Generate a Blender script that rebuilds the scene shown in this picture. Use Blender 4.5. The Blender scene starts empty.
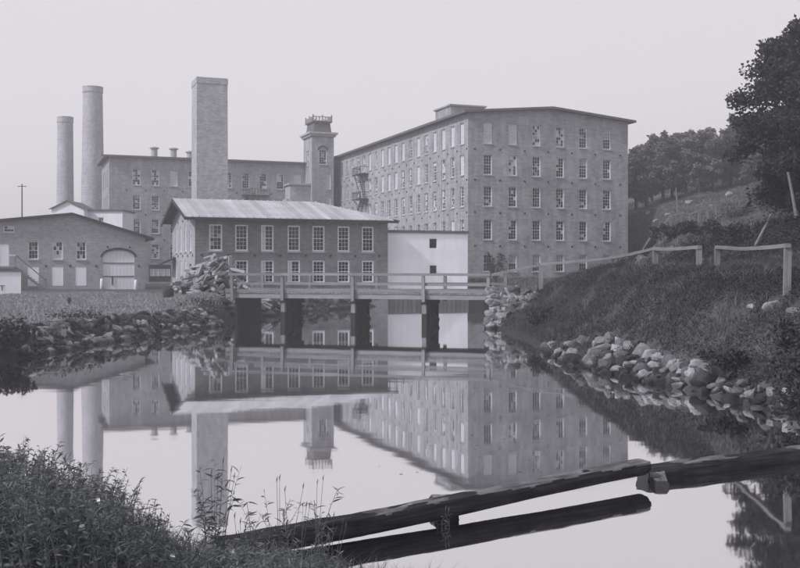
import bpy, bmesh, math, random
import numpy as np
from mathutils import Vector, Matrix, Euler

# ---------------------------------------------------------------- camera, sky, sun, exposure
S = bpy.context.scene
COL = S.collection
CH = 3.5                                   # camera height above the water
cam_d = bpy.data.cameras.new('camera')
cam = bpy.data.objects.new('camera', cam_d); COL.objects.link(cam)
cam.location = (0, 0, CH); cam.rotation_euler = (math.radians(90), 0, 0)
cam_d.sensor_width = 36; cam_d.lens = 45; cam_d.shift_y = -14 / 800
cam_d.clip_start = 0.1; cam_d.clip_end = 3000
S.camera = cam

SUN_AZ = math.radians(-122); SUN_EL = math.radians(40)
W = bpy.data.worlds.new('World'); S.world = W; W.use_nodes = True
nt = W.node_tree; nt.nodes.clear()
out = nt.nodes.new('ShaderNodeOutputWorld'); bg = nt.nodes.new('ShaderNodeBackground')
sky = nt.nodes.new('ShaderNodeTexSky'); sky.sky_type = 'NISHITA'; sky.sun_disc = False
sky.sun_elevation = SUN_EL; sky.sun_rotation = SUN_AZ; sky.air_density = 1.0; sky.dust_density = 3.0
bw = nt.nodes.new('ShaderNodeRGBToBW')
mx = nt.nodes.new('ShaderNodeMix'); mx.data_type = 'FLOAT'; mx.inputs[0].default_value = 0.80
mx.inputs[3].default_value = 6.1            # even overcast
tint = nt.nodes.new('ShaderNodeMix'); tint.data_type = 'RGBA'; tint.blend_type = 'MULTIPLY'; tint.inputs[0].default_value = 1
tint.inputs[7].default_value = (1.0, 0.965, 1.02, 1)
nt.links.new(sky.outputs[0], bw.inputs[0]); nt.links.new(bw.outputs[0], mx.inputs[2])
nt.links.new(mx.outputs[0], tint.inputs[6]); nt.links.new(tint.outputs[2], bg.inputs[0])
bg.inputs[1].default_value = 0.10
nt.links.new(bg.outputs[0], out.inputs[0])

sl = bpy.data.lights.new('sun', 'SUN'); sl.energy = 2.4; sl.angle = math.radians(6); sl.color = (1.0, 0.965, 0.99)
sun = bpy.data.objects.new('sun', sl); COL.objects.link(sun)
sd = Vector((math.sin(SUN_AZ) * math.cos(SUN_EL), math.cos(SUN_AZ) * math.cos(SUN_EL), math.sin(SUN_EL)))
sun.rotation_euler = sd.to_track_quat('Z', 'Y').to_euler(); sun.location = (-60, -20, 60)

vs = S.view_settings
vs.view_transform = 'Standard'; vs.look = 'None'; vs.gamma = 1; vs.use_curve_mapping = False; vs.exposure = 0.50
S.render.engine = 'CYCLES'
cy = S.cycles
cy.use_denoising = True; cy.max_bounces = 6; cy.diffuse_bounces = 3; cy.glossy_bounces = 3
cy.transmission_bounces = 2; cy.volume_bounces = 2; cy.transparent_max_bounces = 4
HAZE = 0.0014

# ---------------------------------------------------------------- helpers
random.seed(7); RNG = np.random.default_rng(7)
TH = math.atan(.383); UX = np.array([math.cos(TH), math.sin(TH)]); VX = np.array([-math.sin(TH), math.cos(TH)])
R = math.radians

def gray(g, t=(0.965, 0.985, 1.07)):
    return (g * t[0], g * t[1], g * t[2], 1)

MATS = {}
def mat(name, g, rough=.85, var=.25, scale=3.0, stretch=(1, 1, 1), bump=.0, rnd=0.0, coords='Object', spec=.3, detail=5,
        brick=None, var2=0.0, scale2=.25, translucent=0.0, tint_=None):
    m = bpy.data.materials.new(name); m.use_nodes = True
    n = m.node_tree.nodes; l = m.node_tree.links
    b = n['Principled BSDF']; b.inputs['Roughness'].default_value = rough
    b.inputs['Specular IOR Level'].default_value = spec
    if coords == 'World':
        src = n.new('ShaderNodeNewGeometry').outputs['Position']
    else:
        src = n.new('ShaderNodeTexCoord').outputs['Object']
    mp = n.new('ShaderNodeMapping'); mp.inputs['Scale'].default_value = stretch; l.new(src, mp.inputs[0])
    nz = n.new('ShaderNodeTexNoise'); nz.inputs['Scale'].default_value = scale; nz.inputs['Detail'].default_value = detail
    nz.inputs['Roughness'].default_value = .65
    l.new(mp.outputs[0], nz.inputs['Vector'])
    mr = n.new('ShaderNodeMapRange'); mr.inputs[1].default_value = .28; mr.inputs[2].default_value = .72
    mr.inputs[3].default_value = 1 - var; mr.inputs[4].default_value = 1 + var; l.new(nz.outputs[0], mr.inputs[0])
    fac = mr.outputs[0]
    def mul(a, bsock):
        q = n.new('ShaderNodeMath'); q.operation = 'MULTIPLY'; l.new(a, q.inputs[0]); l.new(bsock, q.inputs[1]); return q.outputs[0]
    if var2:
        n2 = n.new('ShaderNodeTexNoise'); n2.inputs['Scale'].default_value = scale2; n2.inputs['Detail'].default_value = 4
        l.new(src, n2.inputs['Vector'])
        m2 = n.new('ShaderNodeMapRange'); m2.inputs[1].default_value = .3; m2.inputs[2].default_value = .7
        m2.inputs[3].default_value = 1 - var2; m2.inputs[4].default_value = 1 + var2; l.new(n2.outputs[0], m2.inputs[0])
        fac = mul(fac, m2.outputs[0])
    if rnd:
        oi = n.new('ShaderNodeObjectInfo'); m3 = n.new('ShaderNodeMapRange')
        m3.inputs[3].default_value = 1 - rnd; m3.inputs[4].default_value = 1 + rnd; l.new(oi.outputs['Random'], m3.inputs[0])
        fac = mul(fac, m3.outputs[0])
    hsrc = nz.outputs[0]
    if brick:
        sx = n.new('ShaderNodeSeparateXYZ'); l.new(src, sx.inputs[0])
        ad = n.new('ShaderNodeMath'); ad.operation = 'ADD'; l.new(sx.outputs[0], ad.inputs[0]); l.new(sx.outputs[1], ad.inputs[1])
        cx = n.new('ShaderNodeCombineXYZ'); l.new(ad.outputs[0], cx.inputs[0]); l.new(sx.outputs[2], cx.inputs[1])
        bt = n.new('ShaderNodeTexBrick'); l.new(cx.outputs[0], bt.inputs['Vector'])
        bt.inputs['Scale'].default_value = 1; bt.inputs['Brick Width'].default_value = brick[0]; bt.inputs['Row Height'].default_value = brick[1]
        bt.inputs['Mortar Size'].default_value = brick[1] * .09; bt.inputs['Mortar Smooth'].default_value = .4
        bt.inputs['Color1'].default_value = (1 - brick[2],) * 3 + (1,); bt.inputs['Color2'].default_value = (1 + brick[2],) * 3 + (1,)
        bt.inputs['Mortar'].default_value = (brick[3],) * 3 + (1,); bt.inputs['Bias'].default_value = -.1
        bb = n.new('ShaderNodeRGBToBW'); l.new(bt.outputs[0], bb.inputs[0])
        fac = mul(fac, bb.outputs[0])
    vm = n.new('ShaderNodeVectorMath'); vm.operation = 'SCALE'
    vm.inputs[0].default_value = (gray(g) if tint_ is None else gray(g, tint_))[:3]; l.new(fac, vm.inputs['Scale'])
    l.new(vm.outputs[0], b.inputs['Base Color'])
    if bump:
        bp = n.new('ShaderNodeBump'); bp.inputs['Strength'].default_value = bump; bp.inputs['Distance'].default_value = .05
        l.new(hsrc, bp.inputs['Height']); l.new(bp.outputs[0], b.inputs['Normal'])
    if translucent:
        tr = n.new('ShaderNodeBsdfTranslucent'); l.new(vm.outputs[0], tr.inputs[0])
        ms = n.new('ShaderNodeMixShader'); ms.inputs[0].default_value = translucent
        l.new(b.outputs[0], ms.inputs[1]); l.new(tr.outputs[0], ms.inputs[2]); l.new(ms.outputs[0], n['Material Output'].inputs[0])
    MATS[name] = m
    return m

mat('mill_stone', .275, var=.30, scale=1.2, stretch=(1, 1, .22), brick=(.62, .24, .17, 1.12), var2=.16, scale2=.14, bump=.3)
mat('brick', .155, var=.20, scale=2.0, stretch=(1, 1, .35), brick=(.42, .15, .22, 1.4), var2=.14, scale2=.3, bump=.3)
mat('shed_brick', .29, var=.16, scale=2.0, brick=(.42, .15, .16, 1.2), var2=.12, scale2=.2)
mat('chimney_brick', .33, var=.16, scale=1.6, brick=(.42, .15, .2, 1.2), var2=.14, scale2=.15, stretch=(1, 1, .4))
mat('stone_trim', .34, var=.2, scale=3)
mat('white_paint', .74, var=.08, scale=1.2, var2=.08, scale2=.35, stretch=(1, 1, .3))
mat('white_plaster', .82, var=.06, scale=1.0, var2=.07, scale2=.3, stretch=(1.5, 1.5, .25))
mat('frame_paint', .72, var=.10, scale=4)
mat('dark_wood', .03, var=.4, scale=3, stretch=(1, 1, .3))
mat('dark_metal', .04, rough=.6, var=.3, scale=5)
mat('roof_metal', .36, rough=.5, var=.12, scale=1.2, rnd=.22, var2=.12, scale2=.4, spec=.4)
mat('roof_tar', .10, var=.2, scale=.8)
mat('gray_wood', .16, var=.30, scale=2.2, stretch=(1, 1, 1), rnd=.2, coords='World', bump=.3)
mat('rail_wood', .155, var=.28, scale=6, stretch=(.12, 1, 1), rnd=.12, bump=.4)
mat('post_wood', .155, var=.28, scale=6, stretch=(1, 1, .12), rnd=.15, bump=.4)
mat('dark_shade_wood', .010, var=.35, scale=4, stretch=(1, 1, .2), rnd=.3)  # near-black: dark wet timber, plus shade painted in under the bridge
mat('plank', .24, var=.3, scale=5, stretch=(.15, 1, 1), rnd=.55, bump=.3)
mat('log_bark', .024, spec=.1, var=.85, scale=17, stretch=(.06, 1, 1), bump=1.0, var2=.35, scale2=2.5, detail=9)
mat('log_worn_lit', .13, var=.75, scale=20, stretch=(.06, 1, 1), bump=1.0, var2=.45, scale2=3, detail=9, spec=.1)  # paler log top: worn wood with light from above painted into the colour
mat('log_end', .03, var=.3, scale=8)
mat('stone', .085, var=.5, scale=6, coords='World', rnd=.45, bump=.9, detail=9)
mat('stone_pale', .19, var=.42, scale=6, coords='World', rnd=.28, bump=.9, detail=9)
mat('stone_dark', .022, var=.5, scale=6, coords='World', rnd=.4, bump=.5, detail=7)
mat('leaf_weed', .125, var=.35, scale=2.5, coords='World', var2=.4, scale2=14, translucent=.35, rough=.6, tint_=(.92, 1.0, 1.04))
mat('leaf_tree', .028, var=.35, scale=.8, coords='World', translucent=.2, rough=.7)
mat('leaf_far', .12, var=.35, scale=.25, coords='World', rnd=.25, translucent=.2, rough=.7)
mat('grass_blade', .036, var=.45, scale=.9, coords='World', var2=.35, scale2=6, translucent=.2, rough=.7)
mat('grass_pale', .26, var=.35, scale=.7, coords='World', var2=.3, scale2=5, translucent=.2, rough=.7)
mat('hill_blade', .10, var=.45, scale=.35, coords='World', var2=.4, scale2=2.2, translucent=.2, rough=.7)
mat('bark', .045, var=.4, scale=4, stretch=(1, 1, .3))
mat('flower', .75, var=.05)
mat('ground_soil', .055, var=.45, scale=.55, coords='World', var2=.35, scale2=5, bump=.6, detail=8)
def wet_margin(m):
    n = m.node_tree.nodes; l = m.node_tree.links; b = n['Principled BSDF']; src = b.inputs['Base Color'].links[0].from_socket
    g = n.new('ShaderNodeNewGeometry'); sp = n.new('ShaderNodeSeparateXYZ'); l.new(g.outputs['Position'], sp.inputs[0])
    r = n.new('ShaderNodeMapRange'); r.inputs[1].default_value = .05; r.inputs[2].default_value = .75; r.inputs[3].default_value = .22; r.inputs[4].default_value = 1; l.new(sp.outputs[2], r.inputs[0])
    v = n.new('ShaderNodeVectorMath'); v.operation = 'SCALE'; l.new(src, v.inputs[0]); l.new(r.outputs[0], v.inputs['Scale']); l.new(v.outputs[0], b.inputs['Base Color'])
wet_margin(MATS['ground_soil'])
def wet_line(m):
    n = m.node_tree.nodes; l = m.node_tree.links; b = n['Principled BSDF']; src = b.inputs['Base Color'].links[0].from_socket
    g = n.new('ShaderNodeNewGeometry'); sp = n.new('ShaderNodeSeparateXYZ'); l.new(g.outputs['Position'], sp.inputs[0])
    r = n.new('ShaderNodeMapRange'); r.inputs[1].default_value = .10; r.inputs[2].default_value = .26; r.inputs[3].default_value = .25; r.inputs[4].default_value = 1; l.new(sp.outputs[2], r.inputs[0])
    v = n.new('ShaderNodeVectorMath'); v.operation = 'SCALE'; l.new(src, v.inputs[0]); l.new(r.outputs[0], v.inputs['Scale']); l.new(v.outputs[0], b.inputs['Base Color'])
for k in ('stone', 'stone_pale', 'stone_dark'): wet_line(MATS[k])
mat('pane_pale', .50, var=.14, scale=3.0, coords='World', rough=.4)  # whitewashed panes, and sky reflections painted as a pale colour
mat('pane_blind', .27, var=.25, scale=2.0, coords='World', rough=.4)

def glass_mat(name, g):
    m = bpy.data.materials.new(name); m.use_nodes = True
    b = m.node_tree.nodes['Principled BSDF']
    b.inputs['Base Color'].default_value = gray(g); b.inputs['Roughness'].default_value = .06
    b.inputs['IOR'].default_value = 1.5; b.inputs['Specular IOR Level'].default_value = .4
    MATS[name] = m
glass_mat('glass', .006)

def water_mat():
    m = bpy.data.materials.new('water'); m.use_nodes = True
    n = m.node_tree.nodes; l = m.node_tree.links; n.remove(n['Principled BSDF'])
    df = n.new('ShaderNodeBsdfDiffuse'); df.inputs[0].default_value = gray(.012)
    gl = n.new('ShaderNodeBsdfGlossy'); gl.inputs[0].default_value = (.97, .965, .97, 1); gl.inputs['Roughness'].default_value = .03
    fr = n.new('ShaderNodeFresnel'); fr.inputs[0].default_value = 1.33
    mr = n.new('ShaderNodeMapRange'); mr.inputs[1].default_value = 0; mr.inputs[2].default_value = .5
    mr.inputs[3].default_value = .78; mr.inputs[4].default_value = .97
    l.new(fr.outputs[0], mr.inputs[0])
    ms = n.new('ShaderNodeMixShader'); l.new(mr.outputs[0], ms.inputs[0]); l.new(df.outputs[0], ms.inputs[1]); l.new(gl.outputs[0], ms.inputs[2])
    tc = n.new('ShaderNodeNewGeometry'); mp = n.new('ShaderNodeMapping'); mp.inputs['Scale'].default_value = (.35, .8, 1)
    l.new(tc.outputs['Position'], mp.inputs[0])
    nz = n.new('ShaderNodeTexNoise'); nz.inputs['Scale'].default_value = 1.0; nz.inputs['Detail'].default_value = 2; l.new(mp.outputs[0], nz.inputs['Vector'])
    bp = n.new('ShaderNodeBump'); bp.inputs['Strength'].default_value = .02; bp.inputs['Distance'].default_value = .1
    l.new(nz.outputs[0], bp.inputs['Height']); l.new(bp.outputs[0], gl.inputs['Normal'])
    l.new(ms.outputs[0], n['Material Output'].inputs[0])
    MATS['water'] = m
water_mat()

class MB:
    def __init__(s): s.v = []; s.f = []; s.m = []
    def quad(s, a, b, c, d, mi=0):
        i = len(s.v); s.v += [tuple(a), tuple(b), tuple(c), tuple(d)]; s.f.append((i, i+1, i+2, i+3)); s.m.append(mi)
    def poly(s, pts, mi=0):
        i = len(s.v); s.v += [tuple(p) for p in pts]; s.f.append(tuple(range(i, i+len(pts)))); s.m.append(mi)
    def box(s, x0, x1, y0, y1, z0, z1, mi=0):
        i = len(s.v)
        s.v += [(x0,y0,z0),(x1,y0,z0),(x1,y1,z0),(x0,y1,z0),(x0,y0,z1),(x1,y0,z1),(x1,y1,z1),(x0,y1,z1)]
        for q in ((0,3,2,1),(4,5,6,7),(0,1,5,4),(1,2,6,5),(2,3,7,6),(3,0,4,7)):
            s.f.append(tuple(i+k for k in q)); s.m.append(mi)
    def beam(s, p, q, w, h, mi=0):
        p = Vector(p); q = Vector(q); d = (q-p).normalized()
        up = Vector((0,0,1)) if abs(d.z) < .95 else Vector((0,1,0))
        r = d.cross(up).normalized() * (w/2); u = r.cross(d).normalized() * (h/2)
        i = len(s.v)
        for c in (p, q): s.v += [tuple(c-r-u), tuple(c+r-u), tuple(c+r+u), tuple(c-r+u)]
        for k in ((0,1,2,3),(7,6,5,4),(0,4,5,1),(1,5,6,2),(2,6,7,3),(3,7,4,0)):
            s.f.append(tuple(i+j for j in k)); s.m.append(mi)
    def tube(s, pts, rad, n=8, cap=True, mi=0):
        pts = [Vector(p) for p in pts]; base = len(s.v)
        for k, p in enumerate(pts):
            d = (pts[min(k+1, len(pts)-1)] - pts[max(k-1, 0)]).normalized()
            ref = Vector((0,0,1)) if abs(d.z) < .9 else Vector((1,0,0))
            a = d.cross(ref).normalized(); b = d.cross(a)
            for j in range(n):
                t = 2*math.pi*j/n; s.v.append(tuple(p + (a*math.cos(t) + b*math.sin(t))*rad[k]))
        for k in range(len(pts)-1):
            for j in range(n):
                s.f.append((base+k*n+j, base+k*n+(j+1)%n, base+(k+1)*n+(j+1)%n, base+(k+1)*n+j)); s.m.append(mi)
        if cap:
            s.f.append(tuple(base+j for j in range(n))[::-1]); s.m.append(mi)
            s.f.append(tuple(base+(len(pts)-1)*n+j for j in range(n))); s.m.append(mi)
    def mesh(s, name, mats, smooth=False):
        me = bpy.data.meshes.new(name); me.from_pydata(s.v, [], s.f)
        for mm in (mats if isinstance(mats, (list, tuple)) else [mats]): me.materials.append(MATS[mm])
        if any(s.m): me.polygons.foreach_set('material_index', s.m)
        if smooth: me.polygons.foreach_set('use_smooth', [True]*len(s.f))
        me.update(); return me

def put(name, me, parent=None, loc=(0,0,0), rot=(0,0,0), scale=(1,1,1), **props):
    o = bpy.data.objects.new(name, me); COL.objects.link(o); o.parent = parent
    o.location = loc; o.rotation_euler = rot; o.scale = scale
    for k, v in props.items(): o[k] = v
    return o
def thing(name, label, cat, loc=(0,0,0), rz=0, group=None):
    o = put(name, None, None, loc, (0,0,rz), label=label, category=cat)
    o.empty_display_size = .1
    if group: o['group'] = group
    return o
def mesh_np(name, V, F, mats, smooth=False):
    V = np.asarray(V, np.float32); F = np.asarray(F, np.int32); k = F.shape[1]
    me = bpy.data.meshes.new(name)
    me.vertices.add(len(V)); me.vertices.foreach_set('co', V.ravel())
    me.loops.add(F.size); me.loops.foreach_set('vertex_index', F.ravel())
    me.polygons.add(len(F)); me.polygons.foreach_set('loop_start', np.arange(0, F.size, k, dtype=np.int32))
    me.polygons.foreach_set('loop_total', np.full(len(F), k, np.int32))
    if smooth: me.polygons.foreach_set('use_smooth', np.ones(len(F), bool))
    me.materials.append(MATS[mats]); me.update(calc_edges=True); me.validate(); return me

# ---------------------------------------------------------------- terrain
WP = np.array([(-15.9,-60),(-15.7,20),(-15.4,33),(-15.2,38),(-14.8,39.8),(-14.4,46.7),(-13.9,49.3),(-13.2,53),(-12.2,58),(-11.0,63.5),
   (-10.9,68),(-10.7,73),(-8.6,82),(-5.8,89),(-3.2,94.5),(-1.2,98),(-1.0,107),(9.4,107),(8.8,98),(7.3,82),(6.2,70),(5.6,62.5),
   (5.9,58),(6.3,52),(6.35,46.7),(6.2,41),(6.5,37),(6.95,34.3),(7.6,31.8),(8.3,29.7),(8.9,27.8),(9.1,25.4),(9.7,24.1),(10.6,18),(11.3,10),(11.5,4),
   (5,7.2),(2.2,9.2),(.2,10.6),(-1.2,11.6),(-3,12.4),(-5,12.8),(-8,13.6),(-10.5,12),(-11.5,-60)])
def sdist(x, y):
    """signed distance to the shoreline, positive on land"""
    x = np.asarray(x, float); y = np.asarray(y, float)
    d = np.full(x.shape, 1e9); ins = np.zeros(x.shape, bool)
    for i in range(len(WP)):
        ax, ay = WP[i]; bx, by = WP[(i+1) % len(WP)]
        ex, ey = bx-ax, by-ay; t = np.clip(((x-ax)*ex + (y-ay)*ey)/(ex*ex+ey*ey), 0, 1)
        d = np.minimum(d, np.hypot(x-ax-t*ex, y-ay-t*ey))
        if ey != 0:
            c = ((ay > y) != (by > y)) & (x < ex*(y-ay)/ey + ax); ins ^= c
    return np.where(ins, -d, d)
def sst(a, b, t):
    t = np.clip((t-a)/(b-a), 0, 1); return t*t*(3-2*t)
def vnoise(x, y, s, seed=0):
    xs = x/s; ys = y/s; xi = np.floor(xs); yi = np.floor(ys); fx = xs-xi; fy = ys-yi
    fx = fx*fx*(3-2*fx); fy = fy*fy*(3-2*fy)
    def h(a, b): v = np.sin(a*127.1 + b*311.7 + seed*74.7)*43758.5453; return v-np.floor(v)
    return (h(xi,yi)*(1-fx)*(1-fy) + h(xi+1,yi)*fx*(1-fy) + h(xi,yi+1)*(1-fx)*fy + h(xi+1,yi+1)*fx*fy)*2-1
def hgt(x, y):
    x = np.asarray(x, float); y = np.asarray(y, float)
    d = sdist(x, y)
    left = sst(0, 1, (2.5 - x)/8)                                   # 1 on the left shore
    near = 1 - sst(13.5, 17, y)
    near = np.where(x < -15.5, 0, near) * (1 - sst(9, 12, x))
    zl = 1.12*sst(-.15, 1.9, d) + .2*sst(1.5, 20, d) + .75*np.exp(-((x+13.6)**2/7.0 + (y-69)**2/12.0))*sst(.3, 2, d)
    top = np.interp(y, [0,18,24,30,40,43,52,58,61,66,110,130], [2.6,2.7,2.95,3.1,3.3,3.33,3.45,3.05,2.6,2.15,2.35,2.35])
    zr = .45*sst(-.1, .5, d) + (top-.45)*sst(.2, 4.2, d)
    hill = 13.2 + .22*(x-36) + .06*(y-150)
    hill = np.minimum(hill, 17 + .02*(x-36))
    xb = np.interp(y, [0, 40, 60, 118, 125.5, 200], [14.5, 15.5, 13.5, 26.5, 29.5, 0])
    zr = zr + np.maximum(hill-top, 0)*sst(0, 5, x-xb)*sst(40, 62, y + .5*(x-15))
    zn = np.minimum(.22*np.maximum(d, 0), 1.7) + .55*sst(-3, -7, x)*sst(0, 3, d)
    z = zr*(1-left) + zl*left
    z = z*(1-near) + zn*near
    z = z + (vnoise(x, y, 3.1, 1)*.07 + vnoise(x, y, 1.2, 2)*.045 + vnoise(x, y, 9, 3)*.08 + (vnoise(x, y, 2.1, 4)*.16 + vnoise(x, y, .9, 5)*.06)*sst(5, 7, x))*sst(.5, 2.5, d)
    z = z + vnoise(x, y, 5, 8)*.5*sst(20, 30, x)*sst(60, 80, y) + vnoise(x, y, 2.2, 9)*.22*sst(18, 26, x)*sst(55, 75, y)
    z = np.where(d < 0, np.maximum(-1.2, .7*d), z)
    return z
def hz(x, y): return float(hgt(np.array([x]), np.array([y]))[0])
DS = np.concatenate([np.arange(5, 120, .12), np.arange(120, 260, .5)])
def hit(px, py):
    """where the ray through this pixel meets the ground"""
    X = (px-400)/1000*DS; Z = CH-(py-270)/1000*DS
    k = np.nonzero(Z <= hgt(X, DS))[0]
    i = k[0] if len(k) else len(DS)-1
    return X[i], DS[i], Z[i]
def at(px, D): return (px-400)/1000*D
def zat(py, D): return CH-(py-270)/1000*D

def axis(lo, hi, step, far, n=14):
    c = np.arange(lo, hi+1e-6, step); g = np.geomspace(step*2, 1, n)
    t = np.geomspace(1, far, n)
    return np.concatenate([(lo - t)[::-1], c, hi + t])
xs = axis(-26, 46, .45, 690); ys = axis(2, 132, .45, 620)
ys = ys[ys > -400]
GX, GY = np.meshgrid(xs, ys)
GZ = hgt(GX.ravel(), GY.ravel())
nx, ny = len(xs), len(ys)
idx = np.arange(nx*ny).reshape(ny, nx)
F = np.stack([idx[:-1,:-1], idx[:-1,1:], idx[1:,1:], idx[1:,:-1]], -1).reshape(-1, 4)
put('ground', mesh_np('ground', np.stack([GX.ravel(), GY.ravel(), GZ], 1), F, 'ground_soil', True), kind='structure')
b = MB(); b.quad((-24,-70,0),(20,-70,0),(20,112,0),(-24,112,0)); put('water', b.mesh('water', 'water'), kind='structure')

# ---------------------------------------------------------------- windows and walls
def wall_grid(mb, P, U, N, w, z0, z1, ops, depth=.28, mi=0):
    P = np.array(P, float); U = np.array(U, float); N = np.array(N, float)
    def pt(a, z, dd=0): q = P + U*a + N*dd; return (q[0], q[1], z)
    X = sorted({0, w, *[o[0] for o in ops], *[o[1] for o in ops]}); Z = sorted({z0, z1, *[o[2] for o in ops], *[o[3] for o in ops]})
    for i in range(len(X)-1):
        for j in range(len(Z)-1):
            cx = (X[i]+X[i+1])/2; cz = (Z[j]+Z[j+1])/2
            if any(o[0] < cx < o[1] and o[2] < cz < o[3] for o in ops): continue
            mb.quad(pt(X[i],Z[j]), pt(X[i+1],Z[j]), pt(X[i+1],Z[j+1]), pt(X[i],Z[j+1]), mi)
    for a0, a1, c0, c1 in [o[:4] for o in ops]:
        mb.quad(pt(a0,c0), pt(a0,c0,depth), pt(a0,c1,depth), pt(a0,c1), mi); mb.quad(pt(a1,c0), pt(a1,c1), pt(a1,c1,depth), pt(a1,c0,depth), mi)
        mb.quad(pt(a0,c0), pt(a1,c0), pt(a1,c0,depth), pt(a0,c0,depth), mi); mb.quad(pt(a0,c1), pt(a0,c1,depth), pt(a1,c1,depth), pt(a1,c1), mi)

WCACHE = {}
VR = random.Random(4)
def window_meshes(w, h, cols, rows, kind, fr=.09):
    key = (round(w,2), round(h,2), cols, rows, kind, fr, VR.randint(0, 6) if kind in ('mixed', 'few', 'blind') else 0)
    if key in WCACHE: return WCACHE[key]
    rr = random.Random(str(key))
    f = MB(); x0, x1 = -w/2, w/2
    f.box(x0+.004, x0+fr, 0, .1, .004, h-.004); f.box(x1-fr, x1-.004, 0, .1, .004, h-.004)
    f.box(x0+fr, x1-fr, 0.002, .1, h-fr, h-.004); f.box(x0+fr, x1-fr, 0.002, .1, .004, fr)
    mt = .022
    for c in range(1, cols):
        x = x0+fr+(w-2*fr)*c/cols; f.box(x-mt/2, x+mt/2, .03, .07, fr, h-fr)
    for r in range(1, rows):
        z = fr+(h-2*fr)*r/rows; t = .055 if r == rows//2 else mt; f.box(x0+fr, x1-fr, .025, .075, z-t/2, z+t/2)
    g = MB(); cut = rr.choice([0, 0, rows*.3, rows*.5]); cut2 = rows*rr.choice([.3, .45, .6])
    for c in range(cols):
        for r in range(rows):
            a0 = x0+fr+(w-2*fr)*c/cols; a1 = x0+fr+(w-2*fr)*(c+1)/cols
            b0 = fr+(h-2*fr)*r/rows; b1 = fr+(h-2*fr)*(r+1)/rows
            tx, tz = rr.uniform(-.006,.006), rr.uniform(-.006,.006); y = .055
            mi = 0
            if kind == 'pale': mi = 1
            elif kind == 'mixed': mi = rr.choice([0, 0, 0, 1, 1, 2]) if r >= cut else 0
            elif kind == 'blind': mi = 2 if r >= cut2 else 0
            elif kind == 'ajar': mi = 1 if c == 0 else 0
            elif kind == 'few': mi = 1 if rr.random() < .05 else (2 if rr.random() < .08 else 0)
            g.quad((a0,y-tx-tz,b0),(a1,y+tx-tz,b0),(a1,y+tx+tz,b1),(a0,y-tx+tz,b1), mi)
    s = MB(); s.box(x0-.08, x1+.08, -.2, .12, -.14, -.003)
    WCACHE[key] = (f.mesh('window', 'frame_paint'), g.mesh('pane', ['glass', 'pane_pale', 'pane_blind']), s.mesh('sill', 'stone_trim'))
    return WCACHE[key]

def window(parent, P, U, N, a, z, w, h, cols=3, rows=6, kind='few', rec=.12, sill=True, fr=.09):
    f, g, s = window_meshes(w, h, cols, rows, kind, fr)
    q = np.array(P, float) + np.array(U)*a + np.array(N)*rec
    o = put('window', f, parent, (q[0], q[1], z), (0, 0, math.atan2(U[1], U[0])))
    put('pane', g, o)
    if sill: put('sill', s, o, (0, -rec+.1, 0))
    return o

pm = MB(); pm.tube([(0,-.05,0),(0,.02,0)], [.13,.13], 8); PLATE = pm.mesh('tie_rod_plate', 'dark_wood')
def plates(parent, P, U, N, aa, zz):
    for a in aa:
        for z in zz:
            q = np.array(P, float)+np.array(U)*a
            put('tie_rod_plate', PLATE, parent, (q[0], q[1], z), (0,0,math.atan2(U[1],U[0])))

F_U, F_N = (1,0), (0,1)        # front walls
L_U, L_N = (0,-1), (1,0)       # left walls, origin at their far end

def wpick(seed, weights):
    r = random.Random(seed).random(); acc = 0
    for k, v in weights:
        acc += v
        if r < acc: return k
    return weights[-1][0]

# ---------------------------------------------------------------- the big mill
ZB = 2.0
mill = thing('textile_mill', 'long five storey stone mill with many windows and low gable end', 'building', (8.0, 117.6, ZB), TH)
MW, MD, ME, MR = 22.06, 62.0, 22.0-ZB, 23.0-ZB
fx = [2.59, 5.88, 9.1, 12.36, 15.6, 19.0]
frow = [(3.3, 5.35), (7.1, 9.5), (11.05, 13.45), (14.8, 17.2), (18.5, 21.0)]
frow = [(a-ZB, c-ZB) for a, c in frow]
sy = [1.7 + 2.78*i for i in range(20)]
wm = MB(); ww = 1.12
wall_grid(wm, (0,0), F_U, F_N, MW, -.5, ME, [(x-ww/2, x+ww/2, a, c) for x in fx for a, c in frow])
wall_grid(wm, (0,MD), L_U, L_N, MD, -.5, ME, [(MD-y-ww/2, MD-y+ww/2, a, c) for y in sy for a, c in frow])
wm.quad((MW,0,-.5),(MW,MD,-.5),(MW,MD,ME),(MW,0,ME)); wm.quad((0,MD,-.5),(MW,MD,-.5),(MW,MD,ME),(0,MD,ME))
wm.poly([(0,0,ME),(MW,0,ME),(MW/2,0,MR)]); wm.poly([(0,MD,ME),(MW,MD,ME),(MW/2,MD,MR)])
put('wall', wm.mesh('wall', 'mill_stone'), mill)
front_kind = {(4,0):'pale',(4,1):'pale',(4,2):'mixed',(4,3):'mixed',(4,4):'few',(4,5):'blind',(3,0):'few',(3,1):'mixed',(3,4):'blind',(0,0):'few'}
for j, (a, c) in enumerate(frow):
    for i, x in enumerate(fx):
        window(mill, (0,0), F_U, F_N, x, a, ww, c-a, 3, 6 if j else 4, front_kind.get((j,i), 'blind' if j == 0 else 'few'))
    for i, y in enumerate(sy):
        window(mill, (0,MD), L_U, L_N, MD-y, a, ww, c-a, 3, 6 if j else 4, wpick(i*7+j*101, [('pale', .42 if j > 2 else .2), ('mixed', .3), ('few', .3)]))
pz = [(6.35-ZB), (10.3-ZB), (14.15-ZB), (17.8-ZB)]
plates(mill, (0,0), F_U, F_N, [.9, 4.2, 7.5, 10.7, 14.0, 17.3, 20.9], pz)
plates(mill, (0,MD), L_U, L_N, [MD-(.35+2.78*i) for i in range(20)], pz)
rf = MB(); ov = .75
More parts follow.
